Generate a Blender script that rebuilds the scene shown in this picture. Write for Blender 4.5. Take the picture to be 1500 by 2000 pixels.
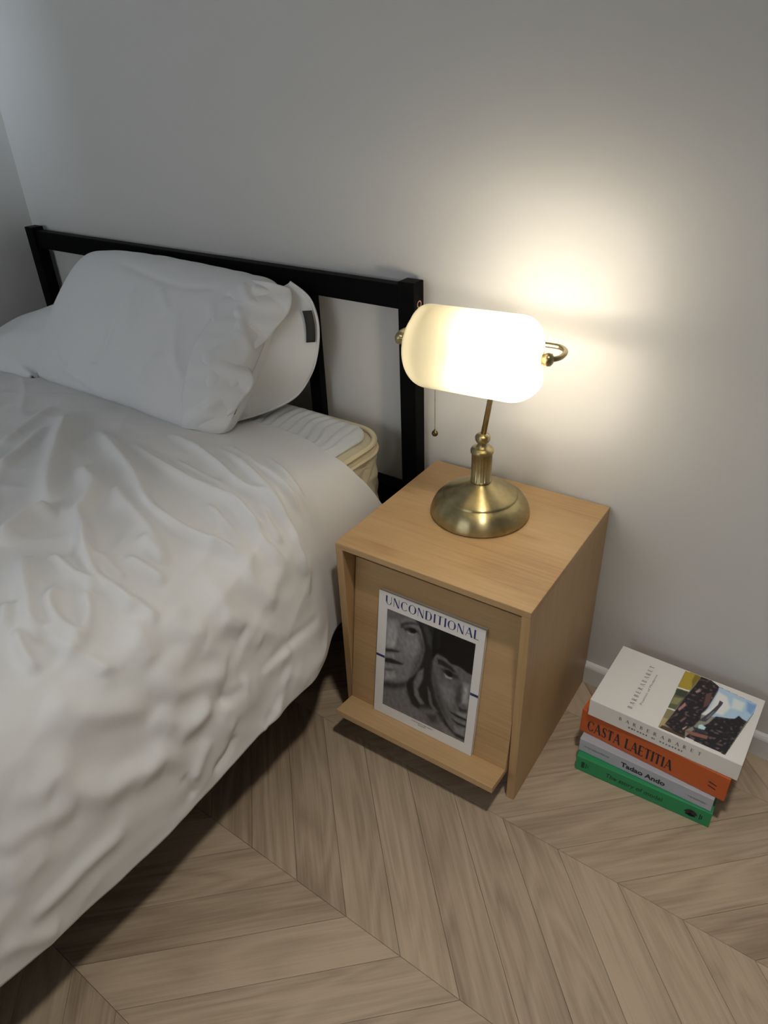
import bpy, bmesh, math, random
import numpy as np
from mathutils import Vector, Matrix

# ------------------------------------------------------------------ clear
for o in list(bpy.data.objects):
    bpy.data.objects.remove(o, do_unlink=True)
scene = bpy.context.scene
COL = scene.collection
random.seed(7)
rng = np.random.default_rng(11)

# ------------------------------------------------------------------ camera
cam_d = bpy.data.cameras.new('camera')
cam = bpy.data.objects.new('camera', cam_d)
COL.objects.link(cam)
CAM_R = Vector((0.81105, 0.58394, -0.03509)); CAM_U = Vector((-0.28535, 0.44702, 0.84779)); CAM_F = Vector((-0.51075, 0.67759, -0.52919))
CAM_P = Vector((0.763084, -1.237481, 1.237753))
M = Matrix.Identity(4)
for i in range(3):
    M[i][0], M[i][1], M[i][2], M[i][3] = CAM_R[i], CAM_U[i], -CAM_F[i], CAM_P[i]
cam.matrix_world = M
cam_d.sensor_fit = 'VERTICAL'
cam_d.sensor_height = 32.0
cam_d.sensor_width = 24.0
cam_d.lens = 1392.98 / 2000.0 * 32.0
cam_d.clip_start = 0.02
scene.camera = cam

# ------------------------------------------------------------------ world, light, exposure
world = bpy.data.worlds.new('world')
scene.world = world
world.use_nodes = True
world.node_tree.nodes['Background'].inputs[0].default_value = (0.55, 0.62, 0.72, 1)
world.node_tree.nodes['Background'].inputs[1].default_value = 0.25
vs = scene.view_settings
vs.view_transform = 'Standard'
vs.look = 'None'
vs.exposure = 0.0
vs.gamma = 1.0
vs.use_curve_mapping = False
scene.cycles.use_denoising = True
scene.cycles.max_bounces = 4
scene.cycles.use_light_tree = False
scene.cycles.diffuse_bounces = 3
scene.cycles.glossy_bounces = 3
scene.cycles.adaptive_threshold = 0.15
scene.cycles.adaptive_min_samples = 16
scene.cycles.sample_clamp_indirect = 4.0

ROOM_X0, ROOM_X1, ROOM_Y0, ROOM_H = -1.465, 2.30, -3.40, 2.40
BULB_STRENGTH = 125.0
BULB_BACK = 92.0
WIN_POWER = 17.0
STRIP_POWER = 20.0
CEIL_POWER = 68.0
CEIL_CONE = 84

def area_light(name, loc, target, sx, sy, power, color, spread=180):
    l = bpy.data.lights.new(name, 'AREA')
    l.shape = 'RECTANGLE'; l.size = sx; l.size_y = sy
    l.energy = power; l.color = color; l.spread = math.radians(spread)
    o = bpy.data.objects.new(name, l); COL.objects.link(o)
    o.location = loc
    o.rotation_euler = (Vector(target) - Vector(loc)).to_track_quat('-Z', 'Y').to_euler()
    return o
# daylight behind the rear window, then an added lamp throwing the wall strip
area_light('daylight', (-0.25, ROOM_Y0 - 0.10, 1.50), (-0.35, 0, 1.30), 1.5, 1.3, WIN_POWER, (0.93, 0.96, 1.0))
area_light('strip_lamp', (2.20, -4.90, 1.75), (-1.3, 0, 1.1), 0.22, 0.22, STRIP_POWER, (0.72, 0.86, 1.0), 60)

# ------------------------------------------------------------------ helpers
def tag(o, label=None, cat=None, group=None, kind=None):
    if label: o['label'] = label
    if cat: o['category'] = cat
    if group: o['group'] = group
    if kind: o['kind'] = kind
    return o

def link(name, me, mat=None, parent=None, loc=None):
    o = bpy.data.objects.new(name, me)
    COL.objects.link(o)
    if mat is not None and me is not None:
        if not me.materials: me.materials.append(mat)
    if parent is not None: o.parent = parent
    if loc is not None: o.location = loc
    return o

def empty(name, loc=(0, 0, 0), rz=0.0):
    o = bpy.data.objects.new(name, None)
    o.empty_display_size = 0.05
    COL.objects.link(o)
    o.location = loc; o.rotation_euler = (0, 0, rz)
    return o

def mesh(name, verts, faces, smooth=False):
    me = bpy.data.meshes.new(name)
    me.from_pydata([tuple(map(float, v)) for v in verts], [], [tuple(int(i) for i in f) for f in faces])
    me.update()
    if smooth:
        me.polygons.foreach_set('use_smooth', [True] * len(me.polygons))
    return me

def bm_mesh(name, bm, smooth=False):
    bmesh.ops.recalc_face_normals(bm, faces=bm.faces[:])
    me = bpy.data.meshes.new(name); bm.to_mesh(me); bm.free()
    if smooth: me.polygons.foreach_set('use_smooth', [True] * len(me.polygons))
    return me

def add_box(bm, x0, x1, y0, y1, z0, z1):
    vs_ = [bm.verts.new(p) for p in ((x0,y0,z0),(x1,y0,z0),(x1,y1,z0),(x0,y1,z0),(x0,y0,z1),(x1,y0,z1),(x1,y1,z1),(x0,y1,z1))]
    for f in ((0,3,2,1),(4,5,6,7),(0,1,5,4),(1,2,6,5),(2,3,7,6),(3,0,4,7)):
        bm.faces.new([vs_[i] for i in f])
    return vs_

def box_mesh(name, b, bevel=0.0, seg=2):
    bm = bmesh.new(); add_box(bm, *b)
    if bevel > 0:
        bmesh.ops.bevel(bm, geom=bm.edges[:], offset=bevel, segments=seg, affect='EDGES', profile=0.5)
    return bm_mesh(name, bm)

def grid_mesh(name, P, smooth=True, flip=False):
    nr, nc = P.shape[:2]
    idx = np.arange(nr * nc).reshape(nr, nc)
    q = np.stack([idx[:-1, :-1], idx[1:, :-1], idx[1:, 1:], idx[:-1, 1:]], -1).reshape(-1, 4)
    if flip: q = q[:, ::-1]
    me = bpy.data.meshes.new(name)
    me.vertices.add(nr * nc); me.vertices.foreach_set('co', P.reshape(-1).astype(np.float32))
    me.loops.add(q.size); me.loops.foreach_set('vertex_index', q.reshape(-1).astype(np.int32))
    me.polygons.add(len(q)); me.polygons.foreach_set('loop_start', np.arange(0, q.size, 4, dtype=np.int32))
    me.polygons.foreach_set('loop_total', np.full(len(q), 4, np.int32))
    me.update(calc_edges=True); me.validate()
    me.polygons.foreach_set('use_smooth', np.full(len(me.polygons), smooth))
    return me

def lathe_mesh(name, prof, n=64, smooth=True):
    prof = np.array(prof, float); m = len(prof)
    a = np.linspace(0, 2 * np.pi, n, endpoint=False)
    V = [(r * math.cos(t), r * math.sin(t), z) for (r, z) in prof for t in a]
    F = [(i * n + j, i * n + (j + 1) % n, (i + 1) * n + (j + 1) % n, (i + 1) * n + j) for i in range(m - 1) for j in range(n)]
    if prof[0][0] > 1e-6: F.append(tuple(range(n))[::-1])
    if prof[-1][0] > 1e-6: F.append(tuple((m - 1) * n + j for j in range(n)))
    me = mesh(name, V, F, smooth)
    return me

def smooth_path(pts, n=8):
    P = [Vector(p) for p in pts]; out = []
    for i in range(len(P) - 1):
        p0 = P[max(i - 1, 0)]; p1 = P[i]; p2 = P[i + 1]; p3 = P[min(i + 2, len(P) - 1)]
        for k in range(n):
            t = k / n
            out.append(0.5 * ((2 * p1) + (p2 - p0) * t + (2 * p0 - 5 * p1 + 4 * p2 - p3) * t * t + (3 * p1 - p0 - 3 * p2 + p3) * t ** 3))
    out.append(P[-1]); return out

def tube_mesh(name, pts, r, n=12):
    pts = [Vector(p) for p in pts]; V = []; F = []
    up = Vector((0, 0, 1)); prev = None
    for i, p in enumerate(pts):
        d = (pts[min(i + 1, len(pts) - 1)] - pts[max(i - 1, 0)]).normalized()
        if prev is None:
            s = d.cross(up)
            if s.length < 1e-3: s = d.cross(Vector((1, 0, 0)))
        else:
            s = prev - d * prev.dot(d)
        s.normalize(); prev = s; t = d.cross(s)
        rr = r(i / (len(pts) - 1)) if callable(r) else r
        for j in range(n):
            a = 2 * math.pi * j / n
            V.append(p + (s * math.cos(a) + t * math.sin(a)) * rr)
    m = len(pts)
    for i in range(m - 1):
        for j in range(n):
            F.append((i * n + j, i * n + (j + 1) % n, (i + 1) * n + (j + 1) % n, (i + 1) * n + j))
    F.append(tuple(range(n))[::-1]); F.append(tuple((m - 1) * n + j for j in range(n)))
    return mesh(name, V, F, True)

def smoothstep(x, a, b):
    t = np.clip((x - a) / (b - a), 0, 1); return t * t * (3 - 2 * t)

def wave_noise(X, Y, freq, n=18, seed=0, aniso=None):
    """smooth band-limited noise: a sum of random plane waves"""
    r = np.random.default_rng(seed); out = np.zeros_like(X)
    for _ in range(n):
        a = r.uniform(0, 2 * np.pi) if aniso is None else aniso + r.normal(0, .35)
        f = freq * r.uniform(.6, 1.5)
        out += np.sin(X * f * math.cos(a) + Y * f * math.sin(a) + r.uniform(0, 6.28))
    return out / math.sqrt(n)

# ------------------------------------------------------------------ materials
def new_mat(name):
    m = bpy.data.materials.new(name); m.use_nodes = True
    nt = m.node_tree; b = nt.nodes['Principled BSDF']
    return m, nt, b

def plain(name, col, rough=.5, metal=0.0, spec=.5, bump=None, sheen=0.0, coat=0.0):
    m, nt, b = new_mat(name)
    b.inputs['Base Color'].default_value = (*col, 1)
    b.inputs['Roughness'].default_value = rough
    b.inputs['Metallic'].default_value = metal
    b.inputs['Specular IOR Level'].default_value = spec
    b.inputs['Sheen Weight'].default_value = sheen
    b.inputs['Coat Weight'].default_value = coat
    tc = nt.nodes.new('ShaderNodeTexCoord')
    nz = nt.nodes.new('ShaderNodeTexNoise'); nz.inputs['Scale'].default_value = bump[0] if bump else 40.0
    nz.inputs['Detail'].default_value = 4
    nt.links.new(tc.outputs['Object'], nz.inputs['Vector'])
    mr = nt.nodes.new('ShaderNodeMapRange'); mr.inputs['To Min'].default_value = max(0, rough - .04); mr.inputs['To Max'].default_value = min(1, rough + .04)
    nt.links.new(nz.outputs['Fac'], mr.inputs['Value']); nt.links.new(mr.outputs['Result'], b.inputs['Roughness'])
    if bump:
        bp = nt.nodes.new('ShaderNodeBump'); bp.inputs['Strength'].default_value = bump[1]; bp.inputs['Distance'].default_value = bump[2]
        nt.links.new(nz.outputs['Fac'], bp.inputs['Height']); nt.links.new(bp.outputs['Normal'], b.inputs['Normal'])
    return m

def wood(name, c_dark, c_mid, c_light, axis=0, uv=False, rough=.42, knots=False, grain=1.0, rand=False, fig=.35):
    """oak-like grain running along one axis"""
    m, nt, b = new_mat(name); N = nt.nodes.new; L = nt.links.new
    tc = N('ShaderNodeTexCoord'); src = tc.outputs['UV'] if uv else tc.outputs['Object']
    vec = src
    if rand:
        oi = N('ShaderNodeObjectInfo'); cx = N('ShaderNodeCombineXYZ')
        ml = N('ShaderNodeMath'); ml.operation = 'MULTIPLY'; ml.inputs[1].default_value = 37.0
        L(oi.outputs['Random'], ml.inputs[0]); L(ml.outputs[0], cx.inputs[0]); L(ml.outputs[0], cx.inputs[1])
        ad = N('ShaderNodeVectorMath'); ad.operation = 'ADD'; L(src, ad.inputs[0]); L(cx.outputs[0], ad.inputs[1]); vec = ad.outputs[0]
    def mapped(sc):
        mp = N('ShaderNodeMapping'); L(vec, mp.inputs['Vector']); mp.inputs['Scale'].default_value = sc; return mp.outputs[0]
    def scl(along, across):
        s = [across] * 3; s[axis] = along; return s
    # broad figure (cathedrals): stretched noise cut into contour bands
    n1 = N('ShaderNodeTexNoise'); n1.inputs['Scale'].default_value = 1; n1.inputs['Detail'].default_value = 1.5; n1.inputs['Distortion'].default_value = .4
    L(mapped(scl(1.7, 13)), n1.inputs['Vector'])
    mu = N('ShaderNodeMath'); mu.operation = 'MULTIPLY'; mu.inputs[1].default_value = 9.0; L(n1.outputs['Fac'], mu.inputs[0])
    fr = N('ShaderNodeMath'); fr.operation = 'FRACT'; L(mu.outputs[0], fr.inputs[0])
    pg = N('ShaderNodeMath'); pg.operation = 'PINGPONG'; pg.inputs[1].default_value = .5; L(fr.outputs[0], pg.inputs[0])
    # fine fibres
    n2 = N('ShaderNodeTexNoise'); n2.inputs['Scale'].default_value = 1; n2.inputs['Detail'].default_value = 5; n2.inputs['Roughness'].default_value = .65
    L(mapped(scl(6, 190)), n2.inputs['Vector'])
    # soft large tone
    n3 = N('ShaderNodeTexNoise'); n3.inputs['Scale'].default_value = 1; n3.inputs['Detail'].default_value = 2
    L(mapped(scl(2.0, 7)), n3.inputs['Vector'])
    mx = N('ShaderNodeMath'); mx.operation = 'MULTIPLY_ADD'; mx.inputs[1].default_value = fig * grain; L(pg.outputs[0], mx.inputs[0]); L(n3.outputs['Fac'], mx.inputs[2])
    mx2 = N('ShaderNodeMath'); mx2.operation = 'MULTIPLY_ADD'; mx2.inputs[1].default_value = .75 * grain; L(n2.outputs['Fac'], mx2.inputs[0]); L(mx.outputs[0], mx2.inputs[2])
    last = mx2.outputs[0]
    if rand:
        rr = N('ShaderNodeMath'); rr.operation = 'MULTIPLY_ADD'; rr.inputs[1].default_value = .30; L(oi.outputs['Random'], rr.inputs[0]); L(last, rr.inputs[2]); last = rr.outputs[0]
    if knots:
        vn = N('ShaderNodeTexVoronoi'); vn.feature = 'SMOOTH_F1'; vn.inputs['Scale'].default_value = 1
        L(mapped(scl(4.5, 11)), vn.inputs['Vector'])
        kr = N('ShaderNodeMapRange'); kr.inputs['From Min'].default_value = .0; kr.inputs['From Max'].default_value = .22; kr.inputs['To Min'].default_value = -.28; kr.inputs['To Max'].default_value = 0
        L(vn.outputs['Distance'], kr.inputs['Value'])
        ka = N('ShaderNodeMath'); L(last, ka.inputs[0]); L(kr.outputs[0], ka.inputs[1]); last = ka.outputs[0]
    c0 = .5 + .25 * fig * grain + .375 * grain + (.15 if rand else 0)
    nm = N('ShaderNodeMapRange'); nm.inputs['From Min'].default_value = c0 - .34; nm.inputs['From Max'].default_value = c0 + .30
    L(last, nm.inputs['Value']); last = nm.outputs[0]
    cr = N('ShaderNodeValToRGB'); e = cr.color_ramp.elements
    e[0].position = 0.0; e[0].color = (*c_dark, 1); e[1].position = 1.0; e[1].color = (*c_light, 1)
    k = e.new(.5); k.color = (*c_mid, 1)
    L(last, cr.inputs['Fac']); L(cr.outputs['Color'], b.inputs['Base Color'])
    b.inputs['Roughness'].default_value = rough
    bp = N('ShaderNodeBump'); bp.inputs['Strength'].default_value = .18; bp.inputs['Distance'].default_value = .0006
    L(n2.outputs['Fac'], bp.inputs['Height']); L(bp.outputs['Normal'], b.inputs['Normal'])
    return m

def print_mat(name, rough=.4):
    m, nt, b = new_mat(name)
    at = nt.nodes.new('ShaderNodeAttribute'); at.attribute_name = 'ink'
    nt.links.new(at.outputs['Color'], b.inputs['Base Color']); b.inputs['Roughness'].default_value = rough
    return m

MAT = {}
MAT['wall'] = plain('wall_paint', (.66, .655, .635), .75, bump=(160, .12, .001))
MAT['ceiling'] = plain('ceiling_paint', (.78, .78, .76), .85)
MAT['trim'] = plain('trim_white', (.70, .71, .71), .45)
MAT['subfloor'] = plain('subfloor', (.14, .10, .07), .9)
MAT['plank'] = wood('floor_oak', (.275, .20, .135), (.405, .312, .218), (.50, .392, .284), uv=True, rough=.48, rand=True, grain=1.1, fig=.42)
OAK = ((.34, .195, .085), (.49, .315, .15), (.56, .375, .195))
MAT['oak_x'] = wood('oak_along', *OAK, axis=0, rough=.45, knots=True, grain=.8, fig=.18)
MAT['oak_z'] = wood('oak_upright', *OAK, axis=2, rough=.45, grain=.8, fig=.18)
MAT['black'] = plain('black_lacquer', (.003, .003, .0033), .5, spec=.05)
MAT['cotton'] = plain('white_cotton', (.81, .81, .81), .9)
MAT['pillow_cotton'] = plain('pillow_cotton', (.80, .81, .82), .9)
MAT['pad'] = plain('quilted_pad', (.80, .82, .83), .85, bump=(700, .1, .0004))
MAT['cream'] = plain('mattress_cream', (.74, .66, .47), .8, bump=(800, .12, .0004))
MAT['cream_pipe'] = plain('mattress_piping', (.78, .69, .47), .7)
MAT['tagblack'] = plain('tag_black', (.03, .03, .03), .7)
MAT['paper'] = plain('paper_white', (.80, .785, .755), .45)
MAT['pages'] = plain('page_edges', (.72, .69, .63), .8)
MAT['ink_blue'] = plain('ink_navy', (.035, .04, .155), .5)
MAT['ink_dark'] = plain('ink_dark', (.02, .02, .025), .5)
MAT['ink_grey'] = plain('ink_grey', (.23, .22, .21), .5)
MAT['orange'] = plain('orange_cloth', (.55, .115, .025), .55)
MAT['greyblue'] = plain('grey_cover', (.44, .46, .52), .5)
MAT['green'] = plain('green_cover', (.022, .275, .10), .5)
MAT['ink_green'] = plain('ink_on_green', (.006, .05, .02), .5)
MAT['hole'] = plain('raw_wood_ring', (.62, .36, .26), .7)
MAT['print'] = print_mat('printed_photo')

# ------------------------------------------------------------------ the room
def struct(name, boxes, mat, parent=None):
    bm = bmesh.new()
    for b in boxes: add_box(bm, *b)
    o = link(name, bm_mesh(name, bm), mat, parent)
    o['kind'] = 'structure'
    return o
X0, X1, Y0, HH = ROOM_X0, ROOM_X1, ROOM_Y0, ROOM_H
T = .12
struct('wall_back', [(X0 - T, X1 + T, 0, T, -.1, HH)], MAT['wall'])
struct('wall_left', [(X0 - T, X0, Y0, 0, -.1, HH)], MAT['wall'])
struct('wall_right', [(X1, X1 + T, Y0, 0, -.1, HH)], MAT['wall'])
# rear wall (behind the camera) with a wide window and an added high opening
wx0, wx1, wz0, wz1 = -1.00, .50, .85, 2.15
sx0, sx1, sz0, sz1 = .86, 1.20, 1.50, 2.15  # added opening, sized to cut the lamp beam into a strip
RY0, RY1 = Y0 - T, Y0
struct('wall_rear', [(X0 - T, wx0, RY0, RY1, -.1, HH), (wx0, wx1, RY0, RY1, -.1, wz0), (wx0, wx1, RY0, RY1, wz1, HH),
                     (wx1, sx0, RY0, RY1, -.1, HH), (sx0, sx1, RY0, RY1, -.1, sz0), (sx0, sx1, RY0, RY1, sz1, HH),
                     (sx1, X1 + T, RY0, RY1, -.1, HH)], MAT['wall'])
def window(name, x0, x1, z0, z1, mid=True):
    f = .04; y0, y1 = RY0 + .03, RY0 + .08
    root = struct(name, [(x0, x1, y0, y1, z0, z0 + f), (x0, x1, y0, y1, z1 - f, z1), (x0, x0 + f, y0, y1, z0 + f, z1 - f), (x1 - f, x1, y0, y1, z0 + f, z1 - f)], MAT['trim'])
    if mid:
        xm = (x0 + x1) / 2
        o = link('mullion', box_mesh('mullion', (xm - .02, xm + .02, y0, y1, z0 + f, z1 - f)), MAT['trim'], root)
    o = link('window_sill', box_mesh('window_sill', (x0 - .03, x1 + .03, RY1 - .005, RY1 + .06, z0 - .03, z0)), MAT['trim'], root)
window('window_1', wx0, wx1, wz0, wz1)
window('strip_opening', sx0, sx1, sz0, sz1, False)  # unseen, added to shape the light strip on the back wall
struct('ceiling', [(X0 - T, X1 + T, Y0 - T, T, HH, HH + .1)], MAT['ceiling'])
# ceiling downlight over the free side of the room
CLX, CLY = .78, -.85
cl = empty('ceiling_downlight', (CLX, CLY, HH))
tag(cl, 'round white downlight on the ceiling beside the bed', 'ceiling light')
link('housing', lathe_mesh('housing', [(.115, 0), (.12, -.006), (.12, -.05), (.112, -.055), (.10, -.055), (.085, -.02), (.001, -.018)], 48), MAT['trim'], cl)
sl = bpy.data.lights.new('downlight_beam', 'SPOT'); sl.energy = CEIL_POWER; sl.color = (1.0, .94, .85); sl.shadow_soft_size = .07
sl.spot_size = math.radians(CEIL_CONE); sl.spot_blend = 1.0
so_ = bpy.data.objects.new('downlight_beam', sl); COL.objects.link(so_); so_.parent = cl; so_.location = (0, 0, -.13)


def baseboard(name, a, b, nrm):
    a = Vector(a); b = Vector(b); n = Vector(nrm)
    prof = [(0, 0), (.011, 0), (.011, .047), (.0095, .051), (.006, .0555), (.003, .058), (0, .058)]
    V = [p + n * d + Vector((0, 0, z)) for p in (a, b) for d, z in prof]
    k = len(prof); F = [(i, (i + 1) % k, k + (i + 1) % k, k + i) for i in range(k)] + [tuple(range(k))[::-1], tuple(range(k, 2 * k))]
    o = link(name, mesh(name, V, F), MAT['trim']); o['kind'] = 'structure'
baseboard('baseboard_back', (X0, 0, 0), (X1, 0, 0), (0, -1, 0))
baseboard('baseboard_left', (X0, Y0, 0), (X0, -.012, 0), (1, 0, 0))
baseboard('baseboard_right', (X1, Y0, 0), (X1, -.012, 0), (-1, 0, 0))

# floor: chevron planks
floor = struct('floor', [(X0 - T, X1 + T, Y0 - T, T, -.10, -.008)], MAT['subfloor'])
PITCH, BAND = .1131, .32
def clip_poly(P, ax, v, keep_less):
    out = []
    for i in range(len(P)):
        a, b = P[i], P[(i + 1) % len(P)]
        ia = (a[ax] <= v) if keep_less else (a[ax] >= v); ib = (b[ax] <= v) if keep_less else (b[ax] >= v)
        if ia: out.append(a)
        if ia != ib:
            t = (v - a[ax]) / (b[ax] - a[ax]); out.append((a[0] + t * (b[0] - a[0]), a[1] + t * (b[1] - a[1])))
    return out
def inset(P, d):
    n = len(P); out = []
    area = sum(P[i][0] * P[(i + 1) % n][1] - P[(i + 1) % n][0] * P[i][1] for i in range(n))
    s = 1 if area > 0 else -1
    for i in range(n):
        p0, p1, p2 = Vector(P[i - 1]), Vector(P[i]), Vector(P[(i + 1) % n])
        e1 = (p1 - p0).normalized(); e2 = (p2 - p1).normalized()
        n1 = Vector((-e1.y, e1.x)) * s; n2 = Vector((-e2.y, e2.x)) * s
        k = 1 + n1.dot(n2)
        out.append(tuple(p1 + (n1 + n2) * (d / max(k, .3))))
    return out
def plank_geo(P, c, dirv):
    """prism with a small chamfer; returns verts, faces, uv per vertex"""
    rings = [(inset(P, .0002), -.0080), (inset(P, .0002), -.0005), (inset(P, .0006), 0.0)]
    V, U = [], []
    for R_, z in rings:
        for p in R_:
            V.append((p[0] - c[0], p[1] - c[1], z)); d = (p[0] - c[0], p[1] - c[1])
            U.append((d[0] * dirv[0] + d[1] * dirv[1], -d[0] * dirv[1] + d[1] * dirv[0] + z))
    n = len(P); F = []
    for r_ in range(2):
        for i in range(n): F.append((r_ * n + i, r_ * n + (i + 1) % n, (r_ + 1) * n + (i + 1) % n, (r_ + 1) * n + i))
    F.append(tuple(2 * n + i for i in range(n)))
    return V, F, U
def plank_mesh(name, V, F, U):
    me = mesh(name, V, F); uvl = me.uv_layers.new(name='UVMap')
    for lp in me.loops: uvl.data[lp.index].uv = U[lp.vertex_index]
    return me
planks = []
for k in range(-2, 12):
    ya = -.435 - BAND * k; yb = ya - BAND
    if yb >= 0 or ya <= Y0: continue
    xa, xb = (-.038, .282) if k % 2 == 0 else (.282, -.038)
    dv = Vector((xb - xa, yb - ya)).normalized()
    for j in range(-40, 40):
        o = j * PITCH
        P = [(xa + o, ya), (xa + o + PITCH, ya), (xb + o + PITCH, yb), (xb + o, yb)]
        full = P
        for ax, v, kl in ((0, X0, False), (0, X1, True), (1, Y0, False), (1, 0.0, True)): P = clip_poly(P, ax, v, kl) if P else P
        if len(P) < 3: continue
        ar = abs(sum(P[i][0] * P[(i + 1) % len(P)][1] - P[(i + 1) % len(P)][0] * P[i][1] for i in range(len(P)))) / 2
        if ar < 2e-4: continue
        c = (sum(p[0] for p in full) / 4, sum(p[1] for p in full) / 4)
        clipped = len(P) != 4 or any((Vector(a) - Vector(b)).length > 1e-6 for a, b in zip(P, full))
        dist = (Vector((c[0], c[1])) - Vector((.30, -.85))).length
        planks.append((dist, k % 2, P, c, dv, clipped))
planks.sort(key=lambda a: a[0])
shared = {}
restV, restF, restU = [], [], []
for i, (dist, par, P, c, dv, clipped) in enumerate(planks):
    V, F, U = plank_geo(P, c, dv)
    if i < 290:
        if clipped: me = plank_mesh('plank', V, F, U)
        else:
            if par not in shared: shared[par] = plank_mesh('plank', V, F, U)
            me = shared[par]
        link('plank', me, MAT['plank'], floor, (c[0], c[1], 0))
    else:
        b0 = len(restV); off = random.uniform(0, 50)
        restV += [(v[0] + c[0], v[1] + c[1], v[2]) for v in V]; restF += [tuple(b0 + q for q in f) for f in F]; restU += [(u[0] + off, u[1] + off) for u in U]
o = link('far_planks', plank_mesh('far_planks', restV, restF, restU), MAT['plank'], floor); o['kind'] = 'stuff'

# ------------------------------------------------------------------ bed frame
bed = empty('bed_frame', (-.7265, -1.05, 0))
tag(bed, 'black bed frame with slatted headboard against the white wall', 'bed')
def bpart(name, b, bev=.002):
    x, y = bed.location.x, bed.location.y
    return link(name, box_mesh(name, (b[0] - x, b[1] - x, b[2] - y, b[3] - y, b[4], b[5]), bev), MAT['black'], bed)
pr = bpart('headboard_post', (-.074, -.034, -.052, -.016, 0, .874))
pl = bpart('headboard_post', (-1.420, -1.380, -.052, -.016, 0, .874))
bpart('top_rail', (-1.380, -.074, -.046, -.020, .816, .865))
bpart('lower_rail', (-1.380, -.074, -.054, -.014, .335, .395))
for xc in (-.327, -.590, -.853, -1.127):
    bpart('headboard_slat', (xc - .017, xc + .017, -.043, -.023, .395, .816), .0015)
bpart('side_rail', (-.112, -.082, -2.06, -.052, .24, .31))
bpart('side_rail', (-1.372, -1.342, -2.06, -.052, .24, .31))
bpart('foot_rail', (-1.372, -.082, -2.09, -2.06, .24, .31))
for xa in (-.118, -1.372):
    bpart('foot_leg', (xa, xa + .036, -2.09, -2.054, 0, .24))

for i in range(9):
    yy = -.20 - i * .22
    bpart('bed_slat', (-1.342, -.112, yy - .04, yy + .04, .285, .303), .001)
# bolt hole in the side of the right post
x, y = bed.location.x, bed.location.y
h = link('bolt_hole', lathe_mesh('bolt_hole', [(.0045, -.003), (.0045, .0004), (.0075, .0008), (.0078, -.003)], 20), MAT['hole'], pr)
h.location = (-.0345 - x, -.033 - y, .829); h.rotation_euler = (0, math.pi / 2, 0)
h['label'] = 'raw wood bolt hole in the post side'
hd = link('bolt_head', lathe_mesh('bolt_head', [(.0042, -.0035), (.0042, -.0012), (.0001, -.0008)], 16), MAT['ink_grey'], pr)
hd.location = h.location; hd.rotation_euler = h.rotation_euler

# ------------------------------------------------------------------ mattress
MX0, MX1, MY0, MY1, MZ0, MZ1 = -1.345, -.094, -2.04, -.062, .303, .536
def rounded_rect(x0, x1, y0, y1, r, n=14, m=1):
    pts = []
    for cx, cy, a0 in ((x1 - r, y1 - r, 0), (x0 + r, y1 - r, 90), (x0 + r, y0 + r, 180), (x1 - r, y0 + r, 270)):
        for i in range(n + 1):
            a = math.radians(a0 + 90 * i / n); pts.append((cx + r * math.cos(a), cy + r * math.sin(a)))
    return pts
def resample(pts, step):
    P = np.array(pts + [pts[0]]); d = np.r_[0, np.cumsum(np.hypot(*np.diff(P, axis=0).T))]
    n = int(d[-1] / step); s = np.linspace(0, d[-1], n, endpoint=False)
    return np.stack([np.interp(s, d, P[:, 0]), np.interp(s, d, P[:, 1])], 1), s
matt = empty('mattress', ((MX0 + MX1) / 2, (MY0 + MY1) / 2, MZ0))
tag(matt, 'cream quilted mattress with piped edge on the black bed frame', 'mattress')
moff = np.array([matt.location.x, matt.location.y, matt.location.z])
RC = .085
ring, sarc = resample(rounded_rect(MX0, MX1, MY0, MY1, RC), .008)
tan = np.roll(ring, -1, 0) - np.roll(ring, 1, 0); tan /= np.linalg.norm(tan, axis=1, keepdims=True)
nrm = np.stack([tan[:, 1], -tan[:, 0]], 1)
def ring_mesh(name, prof, quilt=None):
    """sweep (outset, z) profile around the mattress outline, optionally with quilted relief"""
    rows = []
    for o_, z in prof:
        disp = np.full(len(ring), float(o_))
        if quilt is not None: disp = disp + quilt(sarc, z)
        rows.append(np.column_stack([ring + nrm * disp[:, None], np.full(len(ring), z)]))
    P = np.array(rows) - moff
    P = np.concatenate([P, P[:, :1]], 1)
    return grid_mesh(name, P, True)
def side_quilt(s, z):
    q = .072
    u = s / q; v = (z - MZ0) / (q * 1.05)
    d = np.minimum(np.abs(((u + v) % 1) - .5), np.abs(((u - v) % 1) - .5)) * 2
    a = np.minimum(1 - np.abs(((u + v) % 1) - .5) * 2, 1 - np.abs(((u - v) % 1) - .5) * 2)
    return .0085 * np.clip(a, 0, 1) ** .45 - .006
zs = np.linspace(MZ0 + .018, MZ1 - .016, 70)
link('mattress_side', ring_mesh('mattress_side', [(-.02, MZ0 + .004), (-.004, MZ0 + .008)] + [(0, z) for z in zs] + [(-.003, MZ1 - .008)], side_quilt), MAT['cream'], matt)
# top panel
inner = rounded_rect(MX0 + .006, MX1 - .006, MY0 + .006, MY1 - .006, RC)
bm = bmesh.new(); top = [bm.verts.new((p[0] - moff[0], p[1] - moff[1], MZ1 - .006 - moff[2])) for p in inner]
mid = [bm.verts.new((p[0] * .96 + .04 * moff[0] - moff[0], p[1] * .97 + .03 * moff[1] - moff[1], MZ1 + .002 - moff[2])) for p in inner]
for i in range(len(top)): bm.faces.new((top[i], top[(i + 1) % len(top)], mid[(i + 1) % len(top)], mid[i]))
bm.faces.new(mid)
bot = [bm.verts.new((p[0] - moff[0], p[1] - moff[1], 0.0)) for p in inner]
bm.faces.new(bot[::-1])
link('mattress_top', bm_mesh('mattress_top', bm), MAT['cream'], matt)
def pipe(z, out, r):
    prof = [(out + r * math.cos(a), z + r * math.sin(a)) for a in np.linspace(0, 2 * math.pi, 11)]
    return ring_mesh('piping', prof)
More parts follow.
